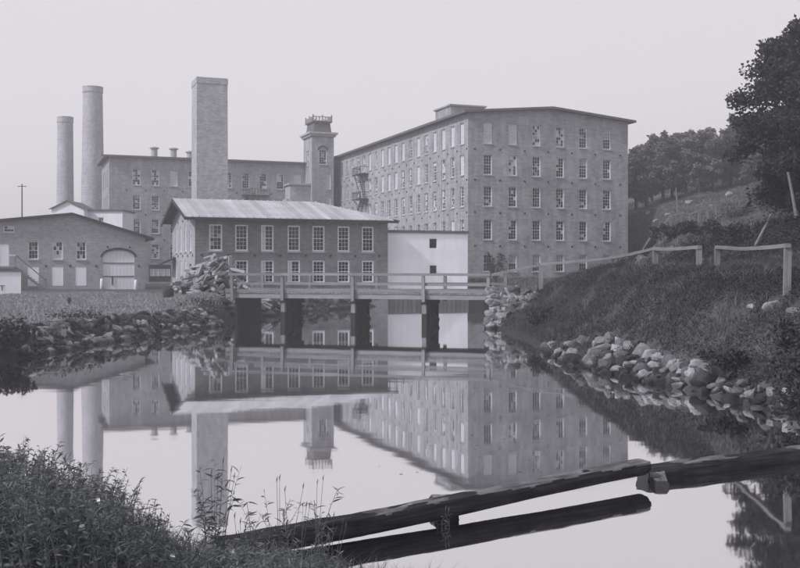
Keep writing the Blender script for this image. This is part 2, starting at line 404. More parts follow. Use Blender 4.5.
for sgn in (0, 1):
    xe = -ov if sgn == 0 else MW+ov; xm = MW/2
    ze = ME - ov*(MR-ME)/(MW/2)
    rf.poly([(xe,-ov,ze+.28),(xm,-ov,MR+.28),(xm,MD+ov,MR+.28),(xe,MD+ov,ze+.28)] if sgn == 0 else [(xm,-ov,MR+.28),(xe,-ov,ze+.28),(xe,MD+ov,ze+.28),(xm,MD+ov,MR+.28)])
    rf.quad((xe,-ov,ze),(xm,-ov,MR),(xm,-ov,MR+.28),(xe,-ov,ze+.28))
    rf.quad((xe,-ov,ze),(xe,MD+ov,ze),(xe,MD+ov,ze+.28),(xe,-ov,ze+.28))
    rf.quad((xe,-ov,ze),(xm,-ov,MR),(xm,MD+ov,MR),(xe,MD+ov,ze))
put('roof', rf.mesh('roof', 'roof_tar'), mill)
pent = MB(); pent.box(2.2, 7.0, 10, 15, ME-.1, ME+2.5); pent.box(2.0, 7.2, 9.8, 15.2, ME+2.5, ME+2.7)
pe = put('roof_house', pent.mesh('roof_house', 'mill_stone'), mill)
# fire escape on the long side
fe = MB()
for z in (14.3-ZB, 18.1-ZB):
    fe.box(-1.3, -.003, 35.6, 39.6, z-.08, z)
    for k in range(9): fe.box(-1.3, -1.24, 35.6+.49*k, 35.66+.49*k, z, z+1.0)
    fe.box(-1.31, -1.23, 35.6, 39.6, z+1.0, z+1.06)
    for yy in (35.6, 39.54): fe.box(-1.3, -.003, yy, yy+.06, z+.95, z+1.02); fe.beam((-1.2, yy+.03, z-.05), (-.02, yy+.03, z-1.1), .07, .07)
for (ya, za, yb, zb2) in ((36, 14.3-ZB, 39, 18.1-ZB), (39, 10.6-ZB, 36, 14.3-ZB)):
    for xx in (-1.15, -.5): fe.beam((xx, ya, za), (xx, yb, zb2), .07, .16)
    for k in range(12): fe.box(-1.15, -.5, ya+(yb-ya)*k/12, ya+(yb-ya)*k/12+.2, za+(zb2-za)*k/12, za+(zb2-za)*k/12+.04)
put('fire_escape', fe.mesh('fire_escape', 'dark_metal'), mill)

# ---------------------------------------------------------------- the rear wing and the tower
o2 = np.array([8.0, 117.6]) + UX*(-36.3) + VX*52.8
ZW = 1.6
wing = thing('mill_wing', 'misty rear mill wing with flat eaves behind the tall square chimney', 'building', (o2[0], o2[1], ZW), TH)
WW, WD, WE = 35.9, 14.0, 20.9-ZW
rowz = [(2.0, 4.1), (5.3, 7.5), (9.2, 11.4), (12.9, 15.1), (16.7, 19.2)]
rowz = [(a-ZW, c-ZW) for a, c in rowz]
wxs = [4.1+2.86*i for i in range(11)]
sxs = [3.5, 7.0, 10.5]
wm = MB()
ops = [(x-.6, x+.6, a, c) for x in wxs for a, c in rowz if not (a < 1 and 4 < x < 12)] + [(6.0, 9.4, .05, 2.7)]
wall_grid(wm, (0,0), F_U, F_N, WW, -.5, WE, ops)
wall_grid(wm, (0,WD), L_U, L_N, WD, -.5, WE, [(y-.5, y+.5, a, c) for y in sxs for a, c in rowz])
wm.quad((0,WD,-.5),(WW,WD,-.5),(WW,WD,WE),(0,WD,WE)); wm.quad((WW,0,-.5),(WW,WD,-.5),(WW,WD,WE),(WW,0,WE))
put('wall', wm.mesh('wall', 'mill_stone'), wing)
for x in wxs:
    for j, (a, c) in enumerate(rowz):
        if a < 1 and 4 < x < 12: continue
        window(wing, (0,0), F_U, F_N, x, a, 1.2, c-a, 3, 6, wpick(int(x*31)+j*17, [('pale', .35 if j > 2 else .05), ('mixed', .45), ('few', .2)]))
for y in sxs:
    for a, c in rowz: window(wing, (0,WD), L_U, L_N, y, a, 1.0, c-a, 3, 6, 'few')
dm = MB(); dm.box(6.0, 9.4, .15, .22, .05, 2.7); do = put('door', dm.mesh('door', 'dark_wood'), wing)
for k in range(4):
    f, g, s = window_meshes(.7, 1.1, 2, 2, 'pale', .06); q = put('window', f, do, (6.5+.8*k, .06, .95)); put('pane', g, q)
plates(wing, (0,0), F_U, F_N, [2.6+2.86*i for i in range(12)], [8.2-ZW, 12.1-ZW, 15.9-ZW])
rf = MB(); rf.box(-.8, WW-.3, -.7, WD+.7, WE, WE+.3); rf.poly([(-.8,-.7,WE+.304),(WW-.3,-.7,WE+.304),(WW-.3,WD/2,WE+.9),(-.8,WD/2,WE+.9)])
put('roof', rf.mesh('roof', 'roof_tar'), wing)
for i, x in enumerate((7.0, 10.0, 12.6)):
    vb = MB(); hh = 1.7 if i < 2 else 1.3
    vb.tube([(0,0,0),(0,0,hh-.35),(0,0,hh-.35),(0,0,hh-.2),(0,0,hh)], [.5,.5,.75,.75,.15], 12); put('roof_vent', vb.mesh('roof_vent', 'stone_trim'), wing, (x, 1.5, WE+.4))
fe = MB(); z = 15.6-ZW
fe.box(20.6, 25.0, -1.2, -.003, z-.1, z)
for k in range(10): fe.box(20.6+.48*k, 20.66+.48*k, -1.2, -1.14, z, z+1.0)
fe.box(20.6, 25, -1.21, -1.13, z+1, z+1.06); fe.beam((21, -1.0, z), (24, -1.0, z-3.7), .08, .16); fe.beam((21, -.4, z), (24, -.4, z-3.7), .08, .16)
for k in range(11): fe.box(21+3*k/11, 21.25+3*k/11, -1.0, -.4, z-3.7*k/11, z-3.7*k/11+.04)
put('fire_escape', fe.mesh('fire_escape', 'dark_metal'), wing)

o3 = np.array([8.0, 117.6]) + UX*(-5.1) + VX*48.8
tw = thing('stair_tower', 'square stair tower with cornice and railed top in the mill corner', 'tower', (o3[0], o3[1], ZW), TH)
TWW, TZ = 3.7, 25.5-ZW
wm = MB()
tops = [(1.2, 2.5, 20.6-ZW, 23.0-ZW), (2.3, 3.2, 16.6-ZW, 19.2-ZW), (2.3, 3.2, 12.9-ZW, 15.5-ZW), (2.3, 3.2, 9.0-ZW, 11.6-ZW)]
wall_grid(wm, (0,0), F_U, F_N, TWW, -.5, TZ, tops); wall_grid(wm, (0,5), L_U, L_N, 5, -.5, TZ, [(1.8, 3.1, 20.6-ZW, 23.0-ZW)])
wm.quad((TWW,0,-.5),(TWW,5,-.5),(TWW,5,TZ),(TWW,0,TZ)); wm.quad((0,5,-.5),(TWW,5,-.5),(TWW,5,TZ),(0,5,TZ))
put('wall', wm.mesh('wall', 'mill_stone'), tw)
for k, (a0, a1, c0, c1) in enumerate(tops): window(tw, (0,0), F_U, F_N, (a0+a1)/2, c0, a1-a0, c1-c0, 3, 6, 'few' if k == 0 else 'pale')
window(tw, (0,5), L_U, L_N, 2.45, 20.6-ZW, 1.3, 2.4, 3, 6, 'few')
am = MB()
for k in range(10):
    t0, t1 = math.pi*k/10, math.pi*(k+1)/10
    for y in (-.08,):
        am.quad((1.85-.9*math.cos(t0), y, 22.9-ZW+.75*math.sin(t0)), (1.85-.9*math.cos(t1), y, 22.9-ZW+.75*math.sin(t1)), (1.85-.66*math.cos(t1), y, 22.9-ZW+.5*math.sin(t1)), (1.85-.66*math.cos(t0), y, 22.9-ZW+.5*math.sin(t0)))
        am.quad((1.85-.9*math.cos(t0), y, 22.9-ZW+.75*math.sin(t0)), (1.85-.9*math.cos(t1), y, 22.9-ZW+.75*math.sin(t1)), (1.85-.9*math.cos(t1), 0, 22.9-ZW+.75*math.sin(t1)), (1.85-.9*math.cos(t0), 0, 22.9-ZW+.75*math.sin(t0)))
put('arch', am.mesh('arch', 'dark_wood'), tw)
cm = MB(); cm.box(-.55, TWW+.55, -.55, 5.55, TZ, TZ+.3); cm.box(-.3, TWW+.3, -.3, 5.3, TZ-.35, TZ-.003)
put('cornice', cm.mesh('cornice', 'stone_trim'), tw)
bm_ = MB(); bm_.poly([(.3,.3,TZ+.353),(TWW-.3,.3,TZ+.353),(TWW-.5,.5,TZ+2),(.5,.5,TZ+2)]); bm_.poly([(.3,4.7,TZ+.353),(.3,.3,TZ+.353),(.5,.5,TZ+2),(.5,4.5,TZ+2)])
bm_.poly([(TWW-.3,.3,TZ+.353),(TWW-.3,4.7,TZ+.353),(TWW-.5,4.5,TZ+2),(TWW-.5,.5,TZ+2)]); bm_.poly([(TWW-.3,4.7,TZ+.353),(.3,4.7,TZ+.353),(.5,4.5,TZ+2),(TWW-.5,4.5,TZ+2)])
bm_.box(.2, TWW-.2, .2, 4.8, TZ+2, TZ+2.2)
up = put('roof', bm_.mesh('roof', 'roof_tar'), tw)
rm = MB()
for k in range(7):
    for (x, y) in ((.3+.517*k, .3), (.3+.517*k, 4.7), (.3, .3+.733*k), (TWW-.3, .3+.733*k)): rm.box(x-.09, x+.09, y-.09, y+.09, TZ+2.2, TZ+2.9+.3*(k % 3 == 0))
for y in (.3, 4.7): rm.box(.3, TWW-.3, y-.04, y+.04, TZ+2.8, TZ+2.95)
put('railing', rm.mesh('railing', 'stone_trim'), up)
ax = MB(); ax.box(-3.4, -.003, .8, 5, -.5, 17.2-ZW); ax.box(-3.7, -.003, .5, 5, 17.2-ZW, 17.45-ZW); ax.box(-3.9, -3.403, 1.4, 5, -.5, 15.0-ZW)
put('annex', ax.mesh('annex', 'chimney_brick'), tw)

# ---------------------------------------------------------------- chimneys
def square_chimney():
    D = 108.5; x = at(196.5, D)
    t = thing('tall_chimney', 'tall square brick chimney rising behind the two storey brick building', 'chimney', (x, D, 1.7), TH)
    m = MB(); h = 24.3-1.7; w = 3.45
    def ring(i, z): return [(i,i,z),(w-i,i,z),(w-i,w-i,z),(i,w-i,z)]
    lv = [(-.1,-.4),(0,6),(.05,h-.5),(.0,h-.45),(.0,h)]
    rs = [ring(*q) for q in lv]
    for a, c in zip(rs[:-1], rs[1:]):
        for k in range(4): m.quad(a[k], a[(k+1)%4], c[(k+1)%4], c[k])
    put('shaft', m.mesh('shaft', 'chimney_brick'), t)
    c = MB(); c.box(.02, w-.02, .02, w-.02, h+.003, h+.2); put('cap', c.mesh('cap', 'stone_trim'), t)
square_chimney()
def round_chimney(pxc, D, rb, rt, ztop, label):
    t = thing('round_chimney', label, 'chimney', (at(pxc, D), D, 1.7), 0, None)
    h = ztop-1.7; m = MB()
    m.tube([(0,0,-.4),(0,0,h-1.0),(0,0,h-.95),(0,0,h)], [rb, rt, rt*1.05, rt*1.05], 40, mi=0)
    put('shaft', m.mesh('shaft', 'chimney_brick'), t)
    c = MB(); c.tube([(0,0,h),(0,0,h+.15)], [rt*1.08, rt*1.04], 32); put('cap', c.mesh('cap', 'chimney_brick'), t)
round_chimney(92.8, 185, 2.3, 1.75, 37.2, 'taller round chimney between the short chimney and mill wing')
round_chimney(65.2, 186, 1.68, 1.4, 31.8, 'shorter slim round chimney above the small white gabled house')

# ---------------------------------------------------------------- two storey brick building
ZK = 1.3
bk = thing('brick_building', 'two storey brick building with seamed metal roof above the bridge', 'building', (-18.45, 90.0, ZK), TH)
BW, BD, BE, BR = 18.5, 14.1, 8.45-ZK, 10.35-ZK
bx_ = [1.87, 4.24, 6.65, 9.16, 11.56, 14.03, 16.46]
brow = [(2.3-ZK, 4.4-ZK), (5.25-ZK, 7.65-ZK)]
by_ = [2.6, 5.5, 8.4, 11.3]
wm = MB(); bw_ = 1.2
wall_grid(wm, (0,0), F_U, F_N, BW, -1.8, BE, [(x-bw_/2, x+bw_/2, a, c) for x in bx_ for a, c in brow])
lops = [(BD-y-.5, BD-y+.5, a, c) for y in by_ for a, c in brow if not (y < 3 and a < 2)] + [(BD-2.6-.6, BD-2.6+.6, .25, 2.75)]
gm = MB(); wall_grid(gm, (0,BD), L_U, L_N, BD, -1.8, BE, lops, .16)
gm.poly([(0,BD,BE),(0,0,BE),(0,BD/2,BR)])
put('gable_wall', gm.mesh('gable_wall', 'shed_brick'), bk, label='pale gable wall')  # gable brick set paler than the front wall
wm.quad((BW,0,-1.8),(BW,BD,-1.8),(BW,BD,BE),(BW,0,BE)); wm.quad((0,BD,-1.8),(BW,BD,-1.8),(BW,BD,BE),(0,BD,BE))
put('wall', wm.mesh('wall', 'brick'), bk)
kb = {(0,2):'ajar',(1,2):'ajar',(0,3):'ajar',(1,0):'few'}
for j, (a, c) in enumerate(brow):
    for i, x in enumerate(bx_): window(bk, (0,0), F_U, F_N, x, a, bw_, c-a, 3, 6, kb.get((j,i), 'dark'), fr=.13, rec=.08)
    for y in by_:
        if not (y < 3 and a < 2): window(bk, (0,BD), L_U, L_N, BD-y, a, 1.0, c-a, 3, 6, 'pale' if (y > 3) else 'mixed', rec=.06)
dm = MB(); dm.box(.1, .16, 2.0, 3.2, .25, 2.75); put('door', dm.mesh('door', 'dark_wood'), bk)
plates(bk, (0,0), F_U, F_N, [.6+2.43*i for i in range(8)], [4.85-ZK]); plates(bk, (0,BD), L_U, L_N, [BD-1.2-2.9*i for i in range(5)], [4.85-ZK]); plates(bk, (0,BD), L_U, L_N, [BD-4, BD-7.05, BD-10], [8.2-ZK])
# roof: rafters board and one standing-seam panel after another
ovf, ovl = .8, 1.0; hx = BW-5.2
sl_ = (BR-BE)/(BD/2); zf = BE-ovf*sl_
base = MB()
A = (-ovl,-ovf,zf); B = (BW+ovf,-ovf,zf); Cc = (hx,BD/2,BR); Dd = (-ovl,BD/2,BR); E1 = (-ovl,BD+ovf,zf); E2 = (BW+ovf,BD+ovf,zf)
base.poly([A,B,Cc,Dd]); base.poly([Dd,Cc,E2,E1]); base.poly([B,E2,Cc])
base.box(-ovl, BW+ovf, -ovf-.06, -ovf-.004, zf-.24, zf+.03)
base.beam((-ovl,-ovf,zf-.1), (-ovl,BD/2,BR-.1), .1, .34); base.beam((-ovl,BD/2,BR-.1), (-ovl,BD+ovf,zf-.1), .1, .34)
ro = put('roof', base.mesh('roof', 'dark_wood'), bk)
pw = .62; n = int((BW+ovf+ovl)/pw)
for i in range(n):
    x0 = -ovl+i*pw; x1 = min(x0+pw, BW+ovf); up_ = .05
    def ytop(x): return BD/2 if x <= hx else max(-ovf, BD/2-(x-hx)/(BW+ovf-hx)*(BD/2+ovf))
    def zz(y): return BE+y*sl_+up_
    y0, y1 = ytop(x0), ytop(x1)
    if y1 <= -ovf+.05 and y0 <= -ovf+.3: continue
    p = MB(); p.quad((x0+.02,-ovf-.08,zz(-ovf-.08)),(x1-.02,-ovf-.08,zz(-ovf-.08)),(x1-.02,y1,zz(y1)),(x0+.02,y0,zz(y0)))
    p.quad((x0+.02,-ovf-.08,zz(-ovf-.08)-.05),(x1-.02,-ovf-.08,zz(-ovf-.08)-.05),(x1-.02,-ovf-.08,zz(-ovf-.08)),(x0+.02,-ovf-.08,zz(-ovf-.08)))
    p.beam((x0,-ovf-.08,zz(-ovf-.08)+.03), (x0,y0,zz(y0)+.03), .05, .09)
    put('roof_panel', p.mesh('roof_panel', 'roof_metal'), ro)
p = MB(); p.quad((BW+ovf,-ovf,zf+.05),(BW+ovf,BD+ovf,zf+.05),(hx,BD/2,BR+.05),(hx,BD/2,BR+.051)); put('hip_panel', p.mesh('hip_panel', 'roof_metal'), ro)
p = MB(); p.quad((-ovl,BD/2,BR+.05),(hx,BD/2,BR+.05),(BW+ovf,BD+ovf,zf+.05),(-ovl,BD+ovf,zf+.05)); put('rear_panel', p.mesh('rear_panel', 'roof_metal'), ro)
cn = MB(); cn.poly([(-1.5,BD-2.5,2.85),(0,BD-2.5,3.5),(0,BD,3.5),(-1.5,BD,2.85)]); cn.poly([(-1.5,BD-2.5,2.7),(0,BD-2.5,3.35),(0,BD-2.5,3.5),(-1.5,BD-2.5,2.85)]); cn.poly([(-1.5,BD-2.5,2.7),(-1.5,BD,2.7),(-1.5,BD,2.85),(-1.5,BD-2.5,2.85)])
put('canopy', cn.mesh('canopy', 'dark_wood'), bk)

# ---------------------------------------------------------------- white building
wb = thing('white_building', 'plain white boarded building with two small dark windows beside the water', 'building', (-1.55, 99.0, 0), TH)
WBW, WBD, WBE = 9.05, 11.0, 7.2
wm = MB(); wx = 5.25
wops = [(wx-.45, wx+.45, 5.65, 6.7), (wx-.42, wx+.42, 3.0, 4.0)]
wall_grid(wm, (0,0), F_U, F_N, WBW, .9, WBE, wops, .12)
wm.quad((0,WBD,.9),(0,0,.9),(0,0,WBE),(0,WBD,WBE)); wm.quad((WBW,0,.9),(WBW,WBD,.9),(WBW,WBD,WBE),(WBW,0,WBE)); wm.quad((0,WBD,.9),(WBW,WBD,.9),(WBW,WBD,WBE),(0,WBD,WBE))
put('wall', wm.mesh('wall', 'white_plaster'), wb)
for a0, a1, c0, c1 in wops: window(wb, (0,0), F_U, F_N, (a0+a1)/2, c0, a1-a0, c1-c0, 1, 1, 'dark', rec=.03, sill=False, fr=.06)
fm = MB(); fm.box(-.05, WBW+3.2, -.1, WBD, -1, .9); put('foundation', fm.mesh('foundation', 'dark_wood'), wb)
for i in range(19):
    p = MB(); p.box(.02, .46, -.16, -.103, -.8, .88+random.uniform(-.05,.02)); put('board', p.mesh('board', 'post_wood'), wb, (.48*i, 0, 0))
rf = MB(); rf.box(-.12, WBW+.12, -.14, WBD+.1, WBE, WBE+.28); put('roof', rf.mesh('roof', 'roof_tar'), wb)

# ---------------------------------------------------------------- left shed and its neighbours
ZS = 1.3; SK = 1.26
so = np.array([at(145, 114), 114.0])                                   # its right corner
SW = 24.0
o4 = so - UX*SW
def zk(z): return 3.5+(z-3.5)*SK-ZS
sh = thing('brick_shed', 'wide low brick shed with arched cart door and shallow gable', 'building', (o4[0], o4[1], ZS), TH)
SE, SA, SX, SEL = zk(6.45), zk(8.35), SW-7.9, zk(6.9)
def sloc(px):
    p = (px-400)/1000; s = (p*o4[1]-o4[0])/(UX[0]-p*UX[1]); return s
wc = [sloc(33.3), sloc(57.8), sloc(81.2)]; dc = sloc(118.7); dw = 3.5
wz0, wz1, bz0, bz1 = zk(4.42), zk(6.02), zk(2.1), zk(3.75)
x9, x3 = sloc(9), sloc(3.5)
sops = [(x-.55, x+.55, wz0, wz1) for x in wc] + [(x-.58, x+.58, bz0, bz1) for x in wc] + [(dc-dw/2, dc+dw/2, .02, zk(5.3))]
sops += [(x9-.55, x9+.55, zk(6.75), zk(7.35)), (x3-.55, x3+.55, zk(3.85), zk(5.75))]
wm = MB()
wall_grid(wm, (0,0), F_U, F_N, SW, -.6, SE, [o for o in sops if o[3] < SE])
def roofz(x): return SEL+(SA-SEL)*x/SX if x <= SX else SA-(SA-SE)*(x-SX)/(SW-SX)
sm9 = [o for o in sops if o[3] >= SE][0]
wm.poly([(0,0,SE),(sm9[0],0,SE),(sm9[0],0,roofz(sm9[0])),(0,0,roofz(0))]); wm.poly([(sm9[1],0,SE),(SW,0,SE),(SX,0,SA),(sm9[1],0,roofz(sm9[1]))])
wm.poly([(sm9[0],0,sm9[3]),(sm9[1],0,sm9[3]),(sm9[1],0,roofz(sm9[1])),(sm9[0],0,roofz(sm9[0]))]); wm.poly([(sm9[0],0,SE),(sm9[1],0,SE),(sm9[1],0,sm9[2]),(sm9[0],0,sm9[2])])
wm.quad((SW,0,-.6),(SW,14,-.6),(SW,14,SE),(SW,0,SE)); wm.quad((0,14,-.6),(0,0,-.6),(0,0,SEL),(0,14,SEL))
# spandrels over the arched door
zs_, zc_ = zk(4.65), zk(5.3)
for k in range(12):
    t0, t1 = math.pi*k/12, math.pi*(k+1)/12
    a0, a1 = dc-dw/2*math.cos(t0), dc-dw/2*math.cos(t1); c0, c1 = zs_+(zc_-zs_)*math.sin(t0), zs_+(zc_-zs_)*math.sin(t1)
    wm.quad((a0,.004,c0),(a1,.004,c1),(a1,.004,zc_),(a0,.004,zc_)); wm.quad((a0,.004,c0),(a0,.3,c0),(a1,.3,c1),(a1,.004,c1))
put('wall', wm.mesh('wall', 'shed_brick'), sh)
am = MB()
for k in range(12):
    t0, t1 = math.pi*k/12, math.pi*(k+1)/12
    def pp(t, e): return (dc-(dw/2+e)*math.cos(t), -.05, zs_+(zc_-zs_+e)*math.sin(t))
    am.quad(pp(t0,.02), pp(t1,.02), pp(t1,.26), pp(t0,.26)); q0, q1 = pp(t0,.26), pp(t1,.26); am.quad(q0, q1, (q1[0],0,q1[2]), (q0[0],0,q0[2]))
put('arch', am.mesh('arch', 'dark_wood'), sh)
dm = MB(); dm.box(dc-dw/2, dc+dw/2, .2, .26, .02, zc_); do = put('cart_door', dm.mesh('cart_door', 'white_paint'), sh)
for k in range(9):
    p = MB(); p.box(.015, dw/9-.015, .165, .197, .04, zc_-.02); put('board', p.mesh('board', 'white_paint'), do, (dc-dw/2+dw/9*k, 0, 0))
for z in (1.4, 2.9): 
    p = MB(); p.box(dc-dw/2+.05, dc+dw/2-.05, .12, .163, z, z+.14); put('rail', p.mesh('rail', 'post_wood'), do)
p = MB(); p.box(dc-.75, dc-.6, .06, .12, .5, 1.5); put('latch', p.mesh('latch', 'dark_metal'), do)
for i, x in enumerate(wc):
    window(sh, (0,0), F_U, F_N, x, wz0, 1.1, wz1-wz0, 3, 4, ['few','mixed','mixed'][i], fr=.12)
    p = MB(); p.box(x-.55, x+.55, .03, .08, bz0+.02, bz1-.02); put('shutter', p.mesh('shutter', 'white_plaster'), sh)
window(sh, (0,0), F_U, F_N, x9, zk(6.75), 1.1, zk(7.35)-zk(6.75), 3, 2, 'mixed')
dm = MB(); dm.box(x3-.55, x3+.55, .06, .12, zk(3.85), zk(5.75)); put('door', dm.mesh('door', 'white_paint'), sh)
plates(sh, (0,0), F_U, F_N, [wc[0]+1.3, wc[1]+1.3, wc[2]+1.6, SW-.7], [zk(3.85)])
plates(sh, (0,0), F_U, F_N, [dc-1.2, dc+1.2], [zk(5.55)])
rf = MB()
def slab(x0, z0, x1, z1):
    y0, y1, t = -.5, 14.4, .26
    rf.quad((x0,y0,z0+t),(x1,y0,z1+t),(x1,y1,z1+t),(x0,y1,z0+t)); rf.quad((x0,y0,z0+.004),(x1,y0,z1+.004),(x1,y0,z1+t),(x0,y0,z0+t)); rf.quad((x0,y0,z0+.004),(x0,y1,z0+.004),(x1,y1,z1+.004),(x1,y0,z1+.004))
slab(-.4, SEL-.05, SX, SA); slab(SX, SA, SW+1.0, SE-.3); rf.quad((SW+1.0,-.5,SE-.296),(SW+1.0,14.4,SE-.296),(SW+1.0,14.4,SE-.04),(SW+1.0,-.5,SE-.04))
put('roof', rf.mesh('roof', 'dark_wood'), sh)
# guard posts at the cart door
for k, px in enumerate((101.3, 135.2)):
    x = sloc(px); q = o4+UX*x-VX*.7; p = MB(); p.tube([(0,0,-.3),(0,0,1.05),(0,0,1.15)], [.2,.18,.1], 10)
    put('guard_post', p.mesh('guard_post', 'white_paint', True), None, (q[0], q[1], hz(q[0],q[1])), label='short white guard post beside the arched cart door', category='post', group='guard posts at the cart door')
# platform with stair on the shed front
pl_x = sloc(16); PZ = zk(3.75)
st = thing('loading_stair', 'wooden platform and stair leaning against the brick shed front', 'stair', (o4[0], o4[1], ZS), TH)
p = MB(); p.box(pl_x-5, pl_x, -2.3, -.06, PZ-.16, PZ); put('platform', p.mesh('platform', 'gray_wood'), st)
for x in (pl_x-4.9, pl_x-2.5, pl_x-.14):
    p = MB(); p.box(x, x+.14, -2.3, -2.16, -.2, PZ+1.2); put('post', p.mesh('post', 'gray_wood'), st)
p = MB(); p.box(pl_x-5, pl_x, -2.3, -2.23, PZ+1.2, PZ+1.31); put('handrail', p.mesh('handrail', 'white_paint'), st)
p = MB(); p.beam((pl_x, -2.26, PZ+1.25), (pl_x+3.0, -2.26, 1.1), .09, .12); put('handrail', p.mesh('handrail', 'gray_wood'), st)
for y in (-2.2, -1.1):
    p = MB(); p.beam((pl_x, y, PZ-.1), (pl_x+2.9, y, .05), .09, .28); put('stringer', p.mesh('stringer', 'gray_wood'), st)
for k in range(10):
    p = MB(); p.box(pl_x+.2+.28*k, pl_x+.55+.28*k, -2.15, -1.15, PZ-PZ/11*(k+1), PZ+.05-PZ/11*(k+1)); put('tread', p.mesh('tread', 'gray_wood'), st)
p = MB(); p.box(pl_x+2.95, pl_x+3.1, -2.3, -2.15, -.2, 1.3); put('newel', p.mesh('newel', 'post_wood'), st)
# small white hut in front
hq = (at(7, 84), 84); t = thing('white_hut', 'small white boarded hut below the stair platform', 'hut', (hq[0], hq[1], hz(*hq)), TH)
p = MB(); p.box(-1.3, 1.1, 0, 1.5, -.2, 1.95); put('wall', p.mesh('wall', 'white_plaster'), t); p = MB(); p.box(-1.4, 1.2, -.1, 1.6, 1.953, 2.05); put('roof', p.mesh('roof', 'gray_wood'), t)
p = MB(); p.box(-.55, -.2, -.03, -.003, .75, .8); p.box(-.42, -.34, -.04, -.031, .35, .8); put('latch', p.mesh('latch', 'dark_metal'), t)

def small_house(px0, px1, D, ze, za, label, wins, gable=True):
    x0 = at(px0, D); w = at(px1, D)-x0
    t = thing('white_house' if gable else 'white_annex', label, 'house' if gable else 'building', (x0, D, 1.7), 0)
    m = MB(); zb = 1.7; ops = [(a-.4, a+.4, c-zb, c+1.5-zb) for a, c in wins]
    wall_grid(m, (0,0), F_U, F_N, w, -.3, ze-zb, ops, .12)
    m.quad((0,6,-.3),(0,0,-.3),(0,0,ze-zb),(0,6,ze-zb)); m.quad((w,0,-.3),(w,6,-.3),(w,6,ze-zb),(w,0,ze-zb))
    if gable: m.poly([(0,0,ze-zb),(w,0,ze-zb),(w/2,0,za-zb)])
    put('wall', m.mesh('wall', 'white_paint'), t)
    for a, c in wins: window(t, (0,0), F_U, F_N, a, c-zb, .8, 1.5, 2, 4, 'mixed', rec=.04)
    r = MB()
    if gable:
        for sx in (-1, 1):
            xe = w/2+sx*(w/2+.3); z = ze-zb-.15
            r.quad((xe,-.3,z+.14),(w/2,-.3,za-zb+.14),(w/2,6.3,za-zb+.14),(xe,6.3,z+.14)); r.quad((xe,-.3,z),(w/2,-.3,za-zb),(w/2,-.3,za-zb+.14),(xe,-.3,z+.14))
    else: r.box(-.2, w+.2, -.25, 6.2, ze-zb, ze-zb+.2)
    put('roof', r.mesh('roof', 'roof_tar'), t)
small_house(51.5, 84, 140, 12.05, 13.15, 'small white gabled house peeping over the brick shed roof', [(1.7, 9.6), (3.2, 9.6)])
small_house(87, 122.5, 142, 11.9, 11.9, 'white flat topped annex between the gabled house and mill wing', [(2.0, 9.5)], False)

# utility pole, valve post, hut barrel
D = 170; p = MB(); hh = zat(184, D)-1.7
t = thing('utility_pole', 'thin misty utility pole behind the brick shed roof', 'pole', (at(22, D), D, 1.7)); p.tube([(0,0,-.4),(0,0,hh)], [.15,.1], 8); put('pole', p.mesh('pole', 'dark_wood'), t)
p = MB(); p.box(-.75, .75, -.06, .06, hh-.45, hh-.33); put('crossarm', p.mesh('crossarm', 'dark_wood'), t)
x, y, z = hit(69, 305); t = thing('valve_post', 'squat dark iron valve post standing in the grass', 'post', (x, y, z))
p = MB(); p.tube([(0,0,-.1),(0,0,.28),(0,0,.28),(0,0,.34)], [.09,.08,.15,.15], 12); put('body', p.mesh('body', 'dark_metal'), t)
p = MB(); p.tube([(0,0,.34),(0,0,.46),(0,0,.5)], [.13,.12,.05], 12); put('cap', p.mesh('cap', 'dark_metal'), t)
bx0, by0 = at(168.5, 80), 80; t = thing('wooden_barrel', 'dark barrel standing beside the heap of broken timber', 'barrel', (bx0, by0, hz(bx0, by0)))
p = MB(); p.tube([(0,0,-.05),(0,0,.25),(0,0,.5),(0,0,.75),(0,0,1.0)], [.34,.42,.45,.42,.34], 16); put('body', p.mesh('body', 'dark_wood', True), t)
p = MB(); p.tube([(0,0,.24),(0,0,.3)], [.43,.435], 16, False); p.tube([(0,0,.7),(0,0,.76)], [.435,.43], 16, False); put('hoop', p.mesh('hoop', 'dark_metal'), t)

# ---------------------------------------------------------------- heap of broken timber
hx0, hy0 = at(221, 77), 77.0; hzb = hz(hx0, hy0)
hp = thing('timber_heap', 'heap of broken timber and planks piled beside the bridge', 'timber heap', (hx0, hy0, hzb))
plk = []
for L, w_, h_ in ((1.2,.22,.06),(1.8,.26,.07),(2.4,.18,.12),(.9,.32,.05),(3.0,.16,.14)):
    p = MB(); p.box(-L/2, L/2, -w_/2, w_/2, -h_/2, h_/2); plk.append(p.mesh('plank', 'plank'))
rr = random.Random(3)
for i in range(290):
    a = rr.uniform(0, 2*math.pi); r = math.sqrt(rr.random())
    x = r*math.cos(a)*3.3; y = r*math.sin(a)*2.6
    top = 3.5*max(0, 1-(((x+.6)/3.4)**2+(y/2.6)**2)**.5)**.8
    if x > 1.2: top *= .55
    z = top*rr.uniform(.75, 1.06)+.12
    put('plank', rr.choice(plk), hp, (x, y, z), (rr.uniform(-.5,.5), rr.gauss(0,.38)+(.25 if x > 0 else -.3), rr.gauss(.2,.9)), (rr.uniform(.6,1.1), rr.uniform(1,2.0), rr.uniform(1,1.8)))
cr = MB(); N_ = 24
for k in range(N_):
    t0, t1 = 2*math.pi*k/N_, 2*math.pi*(k+1)/N_
    for r0, r1, z0, z1 in ((1.0,.6,-.1,.75),(.6,.25,.75,1.45),(.25,0,1.45,2.0)):
        cr.quad((3.2*r0*math.cos(t0),2.6*r0*math.sin(t0),z0),(3.2*r0*math.cos(t1),2.6*r0*math.sin(t1),z0),(3.2*r1*math.cos(t1),2.6*r1*math.sin(t1),z1),(3.2*r1*math.cos(t0),2.6*r1*math.sin(t0),z1))
put('rubble_core', cr.mesh('rubble_core', 'stone_dark'), hp)

